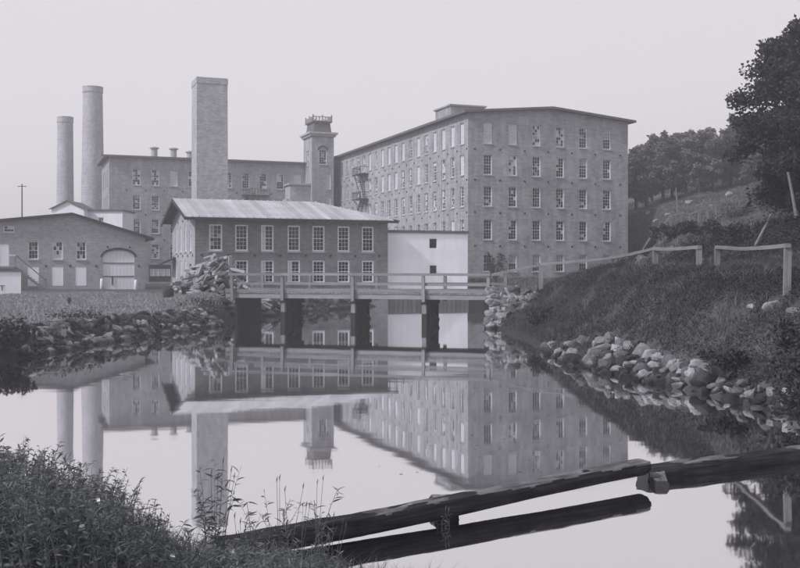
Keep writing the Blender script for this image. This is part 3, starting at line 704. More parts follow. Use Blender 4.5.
# ---------------------------------------------------------------- bridge
BL = np.array([-11.1, 66.7]); BRt = np.array([5.55, 61.4]); bd = BRt-BL; blen = float(np.hypot(*bd)); ba = math.atan2(bd[1], bd[0])
DK = 2.05
br = thing('timber_bridge', 'weathered timber bridge with rails and dark pile bents over the water', 'bridge', (BL[0], BL[1], 0), ba)
bwid = 3.7
def boff(px):
    p = (px-400)/1000; u = bd/blen; return float((p*BL[1]-BL[0])/(u[0]-p*u[1]))
posts = [boff(q) for q in (234, 283.5, 353.5, 424.5, 489)]
nb = int((blen+1.2)/.26)
p = MB(); p.box(.012, .248, -.05, bwid+.05, DK-.07, DK); dkm = p.mesh('deck_plank', 'gray_wood')
for i in range(nb): put('deck_plank', dkm, br, (-.6+.26*i, 0, random.uniform(-.008,.012)))
for y in (0.02, .75, 1.5, 2.25, 2.9, bwid-.25):
    p = MB(); p.box(-.6, blen+.4, y, y+.22, DK-.40, DK-.074); put('stringer', p.mesh('stringer', 'rail_wood' if y < .1 else 'dark_shade_wood'), br)  # inner stringers near-black, painting in the shade under the deck
for y in (-.06, bwid-.1):
    xs_ = [-.6]+[q for q in posts[1:-1]]+[blen+.3]
    for a, c in zip(xs_[:-1], xs_[1:]):
        p = MB(); p.box(a+.02, c-.02, y, y+.16, DK+.005, DK+.19); put('kerb_timber', p.mesh('kerb_timber', 'rail_wood'), br, (0,0,random.uniform(-.01,.02)))
for y, far in ((-.2, 0), (bwid+.05, 1)):
    for q in posts:
        p = MB(); p.box(-.1, .1, y-.07, y+.09, DK-.55, 3.16); put('post', p.mesh('post', 'post_wood'), br, (q+(.3 if far else 0), 0, 0), (random.uniform(-.02,.02), random.uniform(-.015,.015), 0))
    ends = [posts[0]-.3, posts[1], posts[2], posts[3], posts[4]+.15]
    for a, c in zip(ends[:-1], ends[1:]):
        p = MB(); p.box(a+.005, c-.005, y-.1, y+.12, 3.12, 3.28); put('top_rail', p.mesh('top_rail', 'rail_wood'), br, (0,0,random.uniform(0,.025)))
        p = MB(); p.box(a+.005, c-.005, y+.093, y+.14, 2.52, 2.68); put('mid_rail', p.mesh('mid_rail', 'rail_wood'), br, (0,0,random.uniform(-.02,.02)))
for q in posts[1:4]:
    be = put('pile_bent', None, br, (q, 0, 0)); be.empty_display_size = .1
    p = MB(); p.box(-.18, .18, -.15, 3.0, DK-.72, DK-.404); put('cap_beam', p.mesh('cap_beam', 'dark_shade_wood'), be)
    p = MB(); p.box(-.13, .13, -.12, .14, .75, DK-.724); put('pile', p.mesh('pile', 'post_wood'), be, (.0,0,0)); p = MB(); p.box(-.15, .15, -.14, .16, -1.3, .747); put('pile', p.mesh('pile', 'dark_shade_wood'), be)
    for y in (.55, 1.25, 1.95, 2.65):
        p = MB(); p.tube([(0,0,-1.3),(0,0,DK-.724)], [.22,.18], 10); put('pile', p.mesh('pile', 'dark_shade_wood'), be, (random.uniform(-.05,.05), y, 0))
    for sg in (-1, 1):
        p = MB(); p.beam((sg*.2, .2, .25 if sg < 0 else DK-.9), (sg*.2, 2.7, DK-.9 if sg < 0 else .25), .07, .2); put('brace', p.mesh('brace', 'dark_shade_wood'), be)
for x in (-.2, blen-.1):
    for k in range(8):
        p = MB(); p.box(x-.1, x+.1, .1, bwid, -1.2+.37*k, -1.2+.37*k+.355); put('abutment_timber', p.mesh('abutment_timber', 'dark_shade_wood'), br, (.35 if x < 0 else -.1, 0, 0))  # dark colour stands in for the shadow on the abutment face

# ---------------------------------------------------------------- fences on the right bank
def fence(name, label, pts, rail_r, post_w, cat='fence', over=.15, ph=1.1):
    x0, y0, z0 = pts[0]; t = thing(name, label, cat, (x0, y0, z0))
    tops = []
    for (x, y, z) in pts:
        p = MB(); p.box(-post_w/2, post_w/2, -post_w/2, post_w/2, -.35, ph)
        put('post', p.mesh('post', 'post_wood'), t, (x-x0, y-y0, z-z0), (random.uniform(-.03,.03), random.uniform(-.03,.03), random.uniform(-.3,.3)))
        tops.append(Vector((x-x0, y-y0, z-z0+ph+rail_r*.6)))
    for a, c in zip(tops[:-1], tops[1:]):
        d = (c-a).normalized(); p = MB(); L = (c-a).length+2*over
        n = 8; q_ = [(random.uniform(-.012,.012), random.uniform(-.014,.014)-.05*math.sin(math.pi*k/n)*L/8, rail_r*random.uniform(.92,1.05)) for k in range(n+1)]
        for k in range(n):
            (y0_, z0_, r0_), (y1_, z1_, r1_) = q_[k], q_[k+1]; xa, xb_ = L*k/n-over, L*(k+1)/n-over
            A_ = [(xa, y0_+sy_*r0_, z0_+sz_*r0_*.8) for sy_, sz_ in ((-1,-1),(1,-1),(1,1),(-1,1))]; B_ = [(xb_, y1_+sy_*r1_, z1_+sz_*r1_*.8) for sy_, sz_ in ((-1,-1),(1,-1),(1,1),(-1,1))]
            for e in range(4): p.quad(A_[e], A_[(e+1)%4], B_[(e+1)%4], B_[e])
            if k == 0: p.poly(A_[::-1])
            if k == n-1: p.poly(B_)
        o = put('rail', p.mesh('rail', 'rail_wood'), t, a)
        o.rotation_euler = d.to_track_quat('X', 'Z').to_euler()
    return t
def P3(px, D, py): return (at(px, D), D, zat(py, D))
fence('timber_fence', 'rising timber guard fence from the bridge end up the bank', [P3(541,60.6,283.5), P3(611.5,58,278), P3(655,52,271), P3(699,43,274)], .10, .25)
p0 = (5.75, 61.2, DK); q0 = P3(541,60.6,283.5)
fence('corner_guard_rail', 'two posts with heavy rail beside the gap in the bank fence', [P3(717.5,40,276), P3(787,30,284)], .08, .19)
# first bay springs from the bridge
rl = MB(); a = Vector((5.6, 61.25, 3.2)); c = Vector((q0[0], q0[1], q0[2]+1.16)); rl.beam(a, c+(c-a)*.04, .18, .16)
put('fence_rail', rl.mesh('fence_rail', 'rail_wood'), None, label='sloping rail joining the bridge end post to the bank fence', category='rail')
for px, py in ((566, 279.5), (593, 276)):
    x, y = at(px, 66), 66.0; p = MB(); p.box(-.1,.1,-.1,.1,-.4,.85); put('road_post', p.mesh('road_post', 'post_wood'), None, (x, y, zat(py, 66)-.6), label='short post standing behind the rising bank fence', category='post', group='posts behind the bank fence')
# fence on the hillside
pts = []
for px in (660, 670, 681, 690, 699, 708, 716):
    D = 92; x = at(px, D); pts.append((x, D, hz(x, D)))
fence('hill_fence', 'pale post fence crossing the foot of the hillside', pts, .06, .14, ph=1.3)
pts = []
for px in (632, 640, 648, 656):
    D = 99; x = at(px, D); pts.append((x, D, hz(x, D)))
bf = fence('board_fence', 'dark horizontal board fence beside the mill corner', pts, .07, .2, ph=1.5)
for k in range(3):
    a = Vector((0,-.12,.25+.4*k)); c = Vector((pts[-1][0]-pts[0][0], -.12, pts[-1][2]-pts[0][2]+.25+.4*k)); p = MB(); p.beam(a, c, .05, .24); put('board', p.mesh('board', 'dark_shade_wood'), bf)
D = 70; pts = [(at(px, D), D, hz(at(px, D), D)) for px in (752, 768, 784, 800, 816)]
fence('road_fence', 'light rail fence along the road under the big tree', pts, .07, .14, ph=1.0)
def pole(px0, py0, px1, py1, D, r, label):
    p = MB(); a = Vector((at(px0,D), D, zat(py0,D))); c = Vector((at(px1,D), D, zat(py1,D))); d = (c-a)*.15
    p.tube([Vector((0,0,0))-d, (c-a)/2+Vector((.02,0,0)), c-a], [r, r*.9, r*.75], 8); put('pole', p.mesh('pole', 'rail_wood'), None, a, label=label, category='pole')
pole(795, 210, 788, 172, 62, .11, 'pale leaning pole in front of the big tree')
pole(757, 242, 771, 214, 58, .09, 'slanting pale stick propped on the dark bank')
pole(678, 222, 676, 188, 110, .10, 'slender upright pole on the hillside meadow')
pole(703, 290, 713, 284, 37, .10, 'short pale log end lying in the bank grass')
pole(671, 249, 674, 244, 55, .09, 'stub of white board sticking up behind fence rail')

# ---------------------------------------------------------------- stones
def rock_mesh(name, m, sub, seed):
    r = random.Random(seed); bm = bmesh.new(); bmesh.ops.create_icosphere(bm, subdivisions=sub, radius=1.25)
    pl = []
    for _ in range(10):
        v = Vector((r.gauss(0,1), r.gauss(0,1), r.gauss(0,1))).normalized(); pl.append((v, r.uniform(.55, .92)))
    for v in bm.verts:
        for nn, dd in pl:
            e = v.co.dot(nn)-dd
            if e > 0: v.co -= nn*e*.97
        v.co *= 1+r.uniform(-.035,.035)
    me = bpy.data.meshes.new(name); bm.to_mesh(me); bm.free(); me.materials.append(MATS[m])
    return me
RK = {m: [rock_mesh('stone', m, 2, i*3+len(m)) for i in range(6)] for m in ('stone', 'stone_pale', 'stone_dark')}
RB = {m: [rock_mesh('boulder', m, 3, i*5+len(m)+99) for i in range(5)] for m in ('stone', 'stone_pale', 'stone_dark')}
def rrot(): return (random.uniform(-.5,.5), random.uniform(-.5,.5), random.uniform(0,6.28))

def revetment(name, label, path, count, smin, smax, dmax, mats, zscale=1.0, lift=0.0):
    pth = np.array(path, float); seg = np.hypot(*(pth[1:]-pth[:-1]).T); cum = np.concatenate([[0], np.cumsum(seg)])
    x0, y0 = pth[0]; t = thing(name, label, 'stone bank', (x0, y0, hz(x0, y0)))
    z0 = t.location.z
    cand = []
    for i in range(count):
        s = random.random()*cum[-1]; k = min(int(np.searchsorted(cum, s))-1, len(seg)-1); k = max(k, 0)
        f = (s-cum[k])/seg[k]; p = pth[k]*(1-f)+pth[k+1]*f; dr = (pth[k+1]-pth[k])/seg[k]; nrm = np.array([-dr[1], dr[0]])
        off = random.uniform(-.15, dmax); q = p+nrm*off
        cand.append((q[0], q[1], off))
    for x, y, off in cand:
        r = random.uniform(smin, smax); m = random.choice(mats)
        put('stone', random.choice(RK[m]), t, (x-x0, y-y0, max(hz(x, y), -.1)-z0+r*.12+lift), rrot(), (r*random.uniform(.9,1.5), r*random.uniform(.8,1.2), r*random.uniform(.6,.95)))
    sm = MB()                                        # the countless smaller stones wedged between them
    for i in range(count*2):
        s = random.random()*cum[-1]; k = max(min(int(np.searchsorted(cum, s))-1, len(seg)-1), 0); f = (s-cum[k])/seg[k]; p = pth[k]*(1-f)+pth[k+1]*f
        dr = (pth[k+1]-pth[k])/seg[k]; off = random.uniform(-.1, dmax); x, y = p[0]-dr[1]*off, p[1]+dr[0]*off
        M = Matrix.LocRotScale(Vector((x-x0, y-y0, max(hz(x, y), -.1)-z0)), Euler(rrot()), Vector([random.uniform(.1, .2)*q for q in (1.3, 1, .8)]))
        src = random.choice(RK['stone_dark']); b0 = len(sm.v)
        sm.v += [tuple(M @ v.co) for v in src.vertices]; sm.f += [tuple(b0+q for q in pg.vertices) for pg in src.polygons]; sm.m += [i % 2]*len(src.polygons)
    put('rubble', sm.mesh('rubble', ['stone_dark', 'stone']), t, kind='stuff')
    return t
lw = [tuple(p) for p in WP[4:10]]
revetment('stone_revetment', 'rough stone lined bank below the grass in front of brick shed', lw, 298, .14, .33, 1.5, ['stone','stone','stone_dark','stone_dark','stone','stone_pale'])
revetment('stone_bank', 'dark rubble stone bank seen under the timber bridge', [tuple(p) for p in WP[10:15]], 120, .2, .42, 1.5, ['stone','stone_dark','stone_dark'])
# abutment: pale stones heaped at the right bridge end
ab = thing('stone_abutment', 'pale rubble stone abutment heaped at the right bridge end', 'stone bank', (5.6, 60.8, 0))
rr = random.Random(11)
for i in range(190):
    u = rr.random(); w_ = rr.random()
    px = 491+46*u; D = 60.6-.7*u
    top = 287+8*u*u; bot = 327+4*u
    py = top+(bot-top)*w_; D -= (w_)*1.2
    r = rr.uniform(.2, .42)
    m = 'stone_pale' if rr.random() < .45 else 'stone'
    put('stone', rr.choice(RK[m]), ab, (at(px,D)-5.6, D-60.8+.3, zat(py,D)), rrot(), (r*1.2, r, r*.85))
bk_ = MB(); bk_.poly([(at(491,60)-5.6,-.35,-.4),(at(540,58.5)-5.6,-1.2,-.3),(at(538,59.6)-5.6,-.3,2.0),(at(491,60.6)-5.6,.2,2.15)]); bk_.poly([(at(491,60)-5.6,-.35,-.4),(at(491,60.6)-5.6,.2,2.15),(at(491,60.6)-5.6,4.5,2.1),(at(491,60.6)-5.6,4.5,-.4)])
put('fill', bk_.mesh('fill', 'stone_dark'), ab)

GB = 'boulders along the right shore'
ROCKS = []
def boulder(px, py, rpx, m='stone_pale', flat=.8, label=None, D=None):
    if D is None: x, y, z = hit(px, py+rpx*.6)
    else: x, y, z = at(px, D), D, zat(py+rpx*.6, D)
    r = rpx*y/1000*1.05
    ROCKS.append((x, y, r))
    o = put('boulder', random.choice(RB[m]), None, (x, y, z+r*.06), (random.uniform(-.3,.3), random.uniform(-.3,.3), random.uniform(0,6.28)), (r*1.1, r*.95, r*flat))
    sz = 'large' if rpx >= 8 else ('small' if rpx < 5.5 else 'middling')
    o['label'] = label or {'stone_pale': sz+' pale weathered boulder at the foot of the grassy bank', 'stone': sz+' grey boulder at the foot of the grassy bank', 'stone_dark': sz+' dark wet boulder at the foot of the grassy bank'}[m]
    o['category'] = 'boulder'; o['group'] = GB
    return o
for a in [(587,338,9,'stone'),(601,347,10),(612,335,8,'stone'),(617,345,8),(622,354,8,'stone'),(633,355,7,'stone_dark'),(645,346,10),(652,350,9),(661,354,7),(673,358,9),
          (692,361,8),(688,369,6,'stone'),(708,374,14,'stone_dark'),(717,393,9),(705,390,6,'stone_dark'),(729,386,7,'stone_dark'),(748,403,7,'stone'),(757,407,8),(764,384,6),(771,388,8),(793,391,11),(778,402,8,'stone_dark'),
          (792,412,9,'stone'),(565,341,7,'stone_dark'),(561,352,7,'stone_dark'),(574,355,9,'stone_dark'),(590,357,8,'stone'),(605,363,9,'stone'),(617,366,7),(570,366,8,'stone_dark'),(583,368,7,'stone_dark'),
          (640,366,8,'stone'),(650,372,6),(628,372,6,'stone_dark'),(664,369,7,'stone'),(658,380,6,'stone'),(672,378,7,'stone_dark'),(684,383,6,'stone_dark'),(697,383,6,'stone'),(595,337,7,'stone_dark'),(637,341,6,'stone'),(736,400,6,'stone_dark'),
          (655,363,6),(645,378,5),(668,388,5,'stone_dark'),(577,342,7,'stone'),(609,355,7),(630,362,6),(550,352,6,'stone_dark'),(545,345,6,'stone'),(553,343,5),
          (700,370,5,'stone'),(723,402,6,'stone_dark'),(740,411,6,'stone'),(765,414,6,'stone_dark'),(783,418,7,'stone_dark')]:
    boulder(*a)
rr = random.Random(15)
for i in range(75):
    px = rr.uniform(556, 702); yt = np.interp(px, [556,585,615,640,660,690,702], [347,332,332,339,346,358,364]); yb = np.interp(px, [556,600,640,680,702], [362,371,379,387,391])
    w_ = rr.random(); py = yt+(yb-yt)*w_
    boulder(px, py, rr.choice([3.5,4.5,5,6,7,9]), rr.choice(['stone_pale','stone_pale','stone'] if w_ < .5 else ['stone','stone_dark','stone_dark']), rr.uniform(.65,.95))
boulder(775, 300, 10, 'stone_pale', .7, 'large pale rounded boulder below the heavy rail posts'); boulder(795, 306, 8, 'stone_pale', .4, 'flat pale stone beside the large rounded boulder')
boulder(752, 304, 4, 'stone_pale', .7, 'small pale stone in the grass left of the rounded boulder')
rr = random.Random(5)
for i in range(70):                     # small shore stones between the boulders
    k = rr.randint(25, 31); f = rr.random(); p = WP[k]*(1-f)+WP[k+1]*f
    r = rr.uniform(.1, .26); m = rr.choice(['stone','stone_dark','stone_pale','stone'])
    x, y = p[0]+rr.uniform(-.15, .55), p[1]+rr.uniform(-.2,.2)
    o = put('shore_stone', rr.choice(RK[m]), None, (x, y, max(hz(x,y), 0)+r*.1), rrot(), (r*1.3, r, r*.8), label='small loose stone between the shore boulders', category='stone', group='small stones along the right shore')
for px, py, r in ((690,204,7),(729,196,5),(712,208,4),(657,222,5),(649,214,4),(668,216,4)):
    x, y, z = hit(px, py); rr_ = r*y/1000
    put('hill_boulder', RB['stone_pale'][0], None, (x, y, z+.1), rrot(), (rr_*.8, rr_*.7, rr_*.45), label='pale boulder lying on the misty hillside meadow', category='boulder', group='boulders on the hillside')
for i in range(16):
    px = random.uniform(626, 645); D = random.uniform(86, 92); r = random.uniform(.35, .7); x = at(px, D)
    put('field_stone', RK['stone'][i % 6], None, (x, D, hz(x, D)+random.uniform(.1,.9)), rrot(), (r*1.2, r, r*.8), label='grey field stone heaped at the mill corner', category='stone', group='field stones heaped by the mill')

# ---------------------------------------------------------------- boom logs in the foreground
def log(name, a, c, r0, r1, label, seed):
    a = Vector(a); c = Vector(c); L = (c-a).length; n = 150; k = 44; r = random.Random(seed)
    ph = [r.uniform(0, 6.28) for _ in range(8)]; V = []; Fc = []; gr = [r.choice([-.10,-.05,0,.02,.03,.04]) for _ in range(k)]
    for i in range(n+1):
        t = i/n; rad = r0*(1-t)+r1*t
        e = min(t, 1-t)*L
        if e < .07: rad *= .86+.14*(e/.07)
        for j in range(k):
            th = 2*math.pi*j/k
            q = 1+.05*math.sin(2*th+ph[0]+t*2)+.035*math.sin(3*th+ph[1]+t*5)+.03*math.sin(7*th+ph[2]+2*t)*math.sin(t*9+ph[3])+gr[j]*(.6+.4*math.sin(t*L*3+ph[4]+j))+r.uniform(-.008,.008)
            zz_ = math.sin(th)*rad*q; zz_ = min(zz_, rad*(.62+.05*math.sin(t*23+ph[6])+.04*math.sin(t*61+th*3)))
            V.append((t*L, math.cos(th)*rad*q+.03*math.sin(t*5+ph[5]), zz_+.025*math.sin(t*4+ph[6])))
    for i in range(n):
        for j in range(k): Fc.append((i*k+j, (i+1)*k+j, (i+1)*k+(j+1)%k, i*k+(j+1)%k))
    me = bpy.data.meshes.new('trunk'); me.from_pydata(V, [], Fc+[tuple(range(k))[::-1], tuple(n*k+j for j in range(k))]); me.materials.append(MATS['log_bark']); me.materials.append(MATS['log_end']); me.materials.append(MATS['log_worn_lit'])
    mi = [2 if sum(V[q][2] for q in f)/4 > (r0+r1)/2*(.55+.10*math.sin(f[0]//k*.13+ph[7])+.05*math.sin(f[0]//k*.37)) else 0 for f in Fc]+[1,1]; me.polygons.foreach_set('material_index', mi); me.polygons.foreach_set('use_smooth', [True]*len(Fc)+[False]*2)  # upper faces take the paler colour, top light painted in with the wear
    o = put(name, me, None, a, label=label, category='log'); o.rotation_euler = (c-a).to_track_quat('X', 'Z').to_euler()
    return o
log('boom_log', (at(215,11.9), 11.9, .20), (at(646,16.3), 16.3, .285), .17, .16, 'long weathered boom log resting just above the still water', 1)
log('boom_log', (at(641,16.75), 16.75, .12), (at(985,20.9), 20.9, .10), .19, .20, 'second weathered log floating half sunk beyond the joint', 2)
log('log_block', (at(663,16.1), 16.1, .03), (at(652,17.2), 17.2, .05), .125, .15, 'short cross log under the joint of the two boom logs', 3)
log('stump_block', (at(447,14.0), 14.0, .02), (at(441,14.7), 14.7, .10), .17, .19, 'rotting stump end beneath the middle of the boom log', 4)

# ---------------------------------------------------------------- vegetation
def leaves_np(P, size, aspect, seed, up=.3):
    """bent lance shaped leaves, 4 faces of 3"""
    r = np.random.default_rng(seed); n = len(P)
    d = r.normal(size=(n,3)); d[:,2] = d[:,2]*.7+up; d /= np.linalg.norm(d, axis=1)[:,None]
    q = r.normal(size=(n,3)); s = np.cross(d, q); s /= np.linalg.norm(s, axis=1)[:,None]; nn = np.cross(s, d)
    L = (size*r.uniform(.6, 1.3, n))[:,None]; Wd = L*aspect
    b0 = P; l = P+d*L*.45+s*Wd*.5+nn*L*.06; rr = P+d*L*.45-s*Wd*.5+nn*L*.06; tip = P+d*L-nn*L*.12
    V = np.stack([b0, l, rr, tip], 1).reshape(-1, 3); k = np.arange(n)*4
    Fa = np.concatenate([np.stack([k, k+3, k+1], 1), np.stack([k, k+2, k+3], 1)])
    return V, Fa
def blades_np(P, h, w, seed, lean=.45):
    r = np.random.default_rng(seed); n = len(P); a = r.uniform(0, 6.283, n)
    hh = h*r.uniform(.5, 1.4, n); ww = w*r.uniform(.7, 1.3, n); ln = hh*lean*r.uniform(.1, 1.5, n); b = r.uniform(0, 6.283, n)
    s = np.stack([np.cos(a), np.sin(a), 0*a], 1)*ww[:,None]/2; dv = np.stack([np.cos(b), np.sin(b), 0*b], 1)
    mid = P+dv*ln[:,None]*.35+np.array([0,0,1])*hh[:,None]*.6; tip = P+dv*ln[:,None]+np.array([0,0,1])*hh[:,None]*.95
    V = np.stack([P-s, P+s, mid+s*.7, mid-s*.7, tip], 1).reshape(-1, 3); k = np.arange(n)*5
    Fa = np.concatenate([np.stack([k, k+1, k+2], 1), np.stack([k, k+2, k+3], 1), np.stack([k+3, k+2, k+4], 1)])
    return V, Fa
def scatter(n, x0, x1, y0, y1, seed, cond, rocks=False):
    r = np.random.default_rng(seed); x = r.uniform(x0, x1, n); y = r.uniform(y0, y1, n)
    d = sdist(x, y); m = cond(x, y, d); x, y = x[m], y[m]
    # only what lies in the picture, with a margin
    p = 400+x/y*1000; m = (p > -420) & (p < 1250); x, y = x[m], y[m]
    if rocks:
        keep = np.ones(len(x), bool)
        for rx, ry, rr_ in ROCKS: keep &= np.hypot(x-rx, y-ry) > rr_*1.05+.04
        x, y = x[keep], y[keep]
    return np.stack([x, y, hgt(x, y)-.02], 1)
bx = lambda x, y: vnoise(x, y, 2.3, 5)
G = scatter(190000, 5, 26, 16, 66, 21, lambda x, y, d: (d > .35) & (bx(x, y) > -.62), True)
V, Fa = blades_np(G, .12+.14*(vnoise(G[:,0], G[:,1], 1.4, 11) > .25), .02, 31, 1.3); put('bank_grass', mesh_np('bank_grass', V, Fa, 'grass_blade'), kind='stuff', label='rough grass covering the right bank', category='grass')
G = scatter(230000, 5, 26, 16, 66, 22, lambda x, y, d: (d > .12) & (vnoise(x, y, 1.7, 6) > -.75), True)
V, Fa = leaves_np(np.repeat(G, 3, 0)+RNG.normal(size=(len(G)*3,3))*[.10,.10,.07]+[0,0,.12], .075, .5, 32); put('bank_weeds', mesh_np('bank_weeds', V, Fa, 'grass_blade'), kind='stuff', label='dark leafy weeds growing among the bank grass', category='weeds')
C0 = scatter(1500, 5, 22, 20, 66, 28, lambda x, y, d: d > .3, True)
G = np.repeat(C0, 26, 0); G = G+RNG.normal(size=G.shape)*[.10,.10,0]; G[:,2] = hgt(G[:,0], G[:,1])-.02
V, Fa = blades_np(G, np.repeat(RNG.uniform(.18,.48,len(C0)), 26), .022, 38, .9); put('grass_tufts', mesh_np('grass_tufts', V, Fa, 'hill_blade'), kind='stuff', label='taller paler grass tufts dotted over the right bank', category='grass')
G = scatter(120000, -40, -9, 36, 92, 23, lambda x, y, d: (d > 1.1))
V, Fa = blades_np(G, .15, .05, 33, .7); put('meadow_grass', mesh_np('meadow_grass', V, Fa, 'grass_pale'), kind='stuff', label='short dry grass in front of the brick shed', category='grass')
G = scatter(9000, -19, -9, 30, 66, 24, lambda x, y, d: (d > .2) & (d < 2.4) & ((vnoise(x, y, 2.0, 7) > .15) | (y < 40)))
V, Fa = leaves_np(np.repeat(G, 4, 0)+RNG.normal(size=(len(G)*4,3))*[.16,.16,.14]+[0,0,.12], .16, .5, 34); put('shore_weeds', mesh_np('shore_weeds', V, Fa, 'leaf_tree'), kind='stuff', label='dark weeds overhanging the left stone bank', category='weeds')
G = scatter(90000, 14, 75, 50, 165, 25, lambda x, y, d: (x > np.interp(y, [50,118,126,170], [13,29,31,16])))
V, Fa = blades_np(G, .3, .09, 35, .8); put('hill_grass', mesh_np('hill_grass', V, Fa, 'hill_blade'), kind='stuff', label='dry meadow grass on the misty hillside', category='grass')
G = scatter(40000, 8, 30, 64, 124, 26, lambda x, y, d: (d > 1) & (x < np.interp(y, [50,118], [15,29])))
V, Fa = blades_np(G, .25, .07, 36, .6); put('yard_grass', mesh_np('yard_grass', V, Fa, 'hill_blade'), kind='stuff', label='grass strip between the bank fence and the mill', category='grass')

G = scatter(70000, 13, 42, 57, 105, 27, lambda x, y, d: (x > np.interp(y, [50,118], [14,27])) & (vnoise(x, y, 4.5, 12)+.5*vnoise(x, y, 1.6, 13) > -.05) & (y < 92-.45*(x-20)))
V, Fa = leaves_np(np.repeat(G, 4, 0)+np.abs(RNG.normal(size=(len(G)*4,3)))*[.12,.12,.35]*RNG.choice([-1,1],(len(G)*4,1))*[1,1,0]+np.abs(RNG.normal(size=(len(G)*4,3)))*[0,0,.35], .16, .6, 37); put('hill_scrub', mesh_np('hill_scrub', V, Fa, 'leaf_tree'), kind='stuff', label='dark low scrub covering the slope behind the rail posts', category='scrub')
def leaf_blob(centers, radii, per, size, seed, aspect=.75):
    r = np.random.default_rng(seed); out = []
    for c, rad in zip(centers, radii):
        v = r.normal(size=(per,3)); v /= np.linalg.norm(v, axis=1)[:,None]; v *= (r.random(per)**.45)[:,None]*np.array([rad, rad, rad*.72])
        out.append(np.array(c)+v)
    return leaves_np(np.concatenate(out), size, aspect, seed+1, .1)
def shrub(x, y, w, h, n, label, m='leaf_tree', size=.16, group=None, seed=1, name='shrub'):
    r = random.Random(seed); z = hz(x, y); t = thing(name, label, 'shrub', (x, y, max(z, 0)), 0, group)
    cs = [(r.uniform(-w, w)*.6, r.uniform(-w, w)*.5, h*r.uniform(.25, .85)) for _ in range(n)]
    V, Fa = leaf_blob(cs, [min(w, h)*r.uniform(.25,.45) for _ in cs], 110, size, seed); put('foliage', mesh_np('foliage', V, Fa, m), t)
    s = MB()
    for c in cs: s.tube([(0,0,-.1), (c[0]*.4, c[1]*.4, c[2]*.5), c], [.03,.02,.008], 5, False)
    put('stem', s.mesh('stem', 'bark'), t)
shrub(at(2,39), 39.0, 1.4, 1.1, 12, 'dark shrub overhanging the water beside the stone revetment', seed=4)
shrub(at(797,27), 26.2, 1.2, .9, 12, 'dark low shrub above the wet stones of the right shore', seed=5, size=.13)
shrub(at(822,22.4), 22.4, 1.5, 1.7, 26, 'dark leafy shrub overhanging the water beyond the heavy rail post', seed=15, size=.12)
shrub(at(738,27.5), 28.6, .9, .7, 9, 'dark low bush between the shore boulders and bank grass', seed=6, size=.12)
shrub(at(545,50), 50, 1.1, .9, 9, 'dark bush in the hollow beside the stone abutment', seed=7, size=.14)
shrub(at(742,63), 63, 1.5, 1.5, 12, 'dark thicket above the rail post gap on the road', seed=8, size=.2)
shrub(at(727,66), 66, 1.6, 1.6, 12, 'dark thicket beside the pale hill fence', seed=9, size=.2)
shrub(at(668,84), 84, 2.6, 1.5, 16, 'dark brambles in front of the board fence', seed=10, size=.25)
shrub(at(640,92), 93, 2.2, 1.6, 14, 'dark brambles at the foot of the board fence by the mill', seed=12, size=.25)
shrub(at(700,78), 78, 2.8, 1.3, 16, 'dark scrub sloping down below the hill fence', seed=13, size=.22)
# bare branched bush before the mill
x, y = at(495, 100), 100; t = thing('bare_bush', 'twiggy dark bush before the mill ground floor windows', 'shrub', (x, y, 2.3)); rr = random.Random(2)
s = MB(); tips = []
for k in range(26):
    a = rr.uniform(0, 6.28); c = Vector((math.cos(a)*rr.uniform(.2,1.1), math.sin(a)*.8, rr.uniform(1.2,3.0))); s.tube([(0,0,-.1), c*.5+Vector((0,0,.15)), c], [.05,.03,.01], 5, False); tips += [c*.9, c*.7, c]
put('branch', s.mesh('branch', 'bark'), t); V, Fa = leaf_blob(tips, [.25]*len(tips), 14, .14, 41); put('foliage', mesh_np('foliage', V, Fa, 'leaf_tree'), t)

def tree(name, label, loc, H, crown_w, base, nl, per, leaf, seed, mleaf, group=None, trunk_r=.35):
    r = random.Random(seed); t = thing(name, label, 'tree', loc, 0, group)
    s = MB(); lean = Vector((r.uniform(-.04,.04), r.uniform(-.04,.04), 0))
    tp = [Vector((0,0,-.5)), Vector((0,0,0)), Vector((0,0,H*.25))+lean*H*.2, Vector((0,0,H*.5))+lean*H*.5, Vector((0,0,H*.88))+lean*H]
    s.tube(tp, [trunk_r*1.4, trunk_r*1.1, trunk_r*.85, trunk_r*.55, trunk_r*.12], 10)
    put('trunk', s.mesh('trunk', 'bark', True), t)
    lm = MB(); cs = []; rs = []
    for k in range(nl):
        f = base+(1-base)*(k+.5)/nl*.92; a = k*2.4+r.uniform(-.5,.5)
        prof = math.sin(math.pi*min(1, max(0, ((f-base)/(1-base))*.80+.17)))**.8
        reach = crown_w*prof*r.uniform(.6,1.12)
        p0 = Vector((0,0,H*(f-.1)))+lean*H*f
        p2 = p0+Vector((math.cos(a)*reach, math.sin(a)*reach, H*.07+r.uniform(-.05,.12)*H*.6)); p1 = (p0+p2)/2+Vector((0,0,H*.02))
        lm.tube([p0, p1, p2], [trunk_r*.38, trunk_r*.24, trunk_r*.06], 6, False)
        cs.append(p2); rs.append(crown_w*.2)
        for q in range(6):
            g = r.uniform(.35, 1.05); c = p0.lerp(p2, g)+Vector((r.gauss(0,.1), r.gauss(0,.1), r.gauss(0,.08)))*crown_w*1.0
            lm.tube([p0.lerp(p2, g*.8), c], [trunk_r*.12, trunk_r*.03], 4, False)
            cs.append(c); rs.append(crown_w*r.uniform(.14,.27))
    put('limb', lm.mesh('limb', 'bark'), t)
    V, Fa = leaf_blob(cs, rs, per, leaf, seed+7); put('crown', mesh_np('crown', V, Fa, mleaf), t)
    return t
bxp, byp = at(812, 66), 66; tree('big_tree', 'tall dark leafy tree standing above the right bank road', (bxp, byp, hz(bxp, byp)), 13.6, 4.3, .16, 60, 210, .25, 51, 'leaf_tree', None, .42)
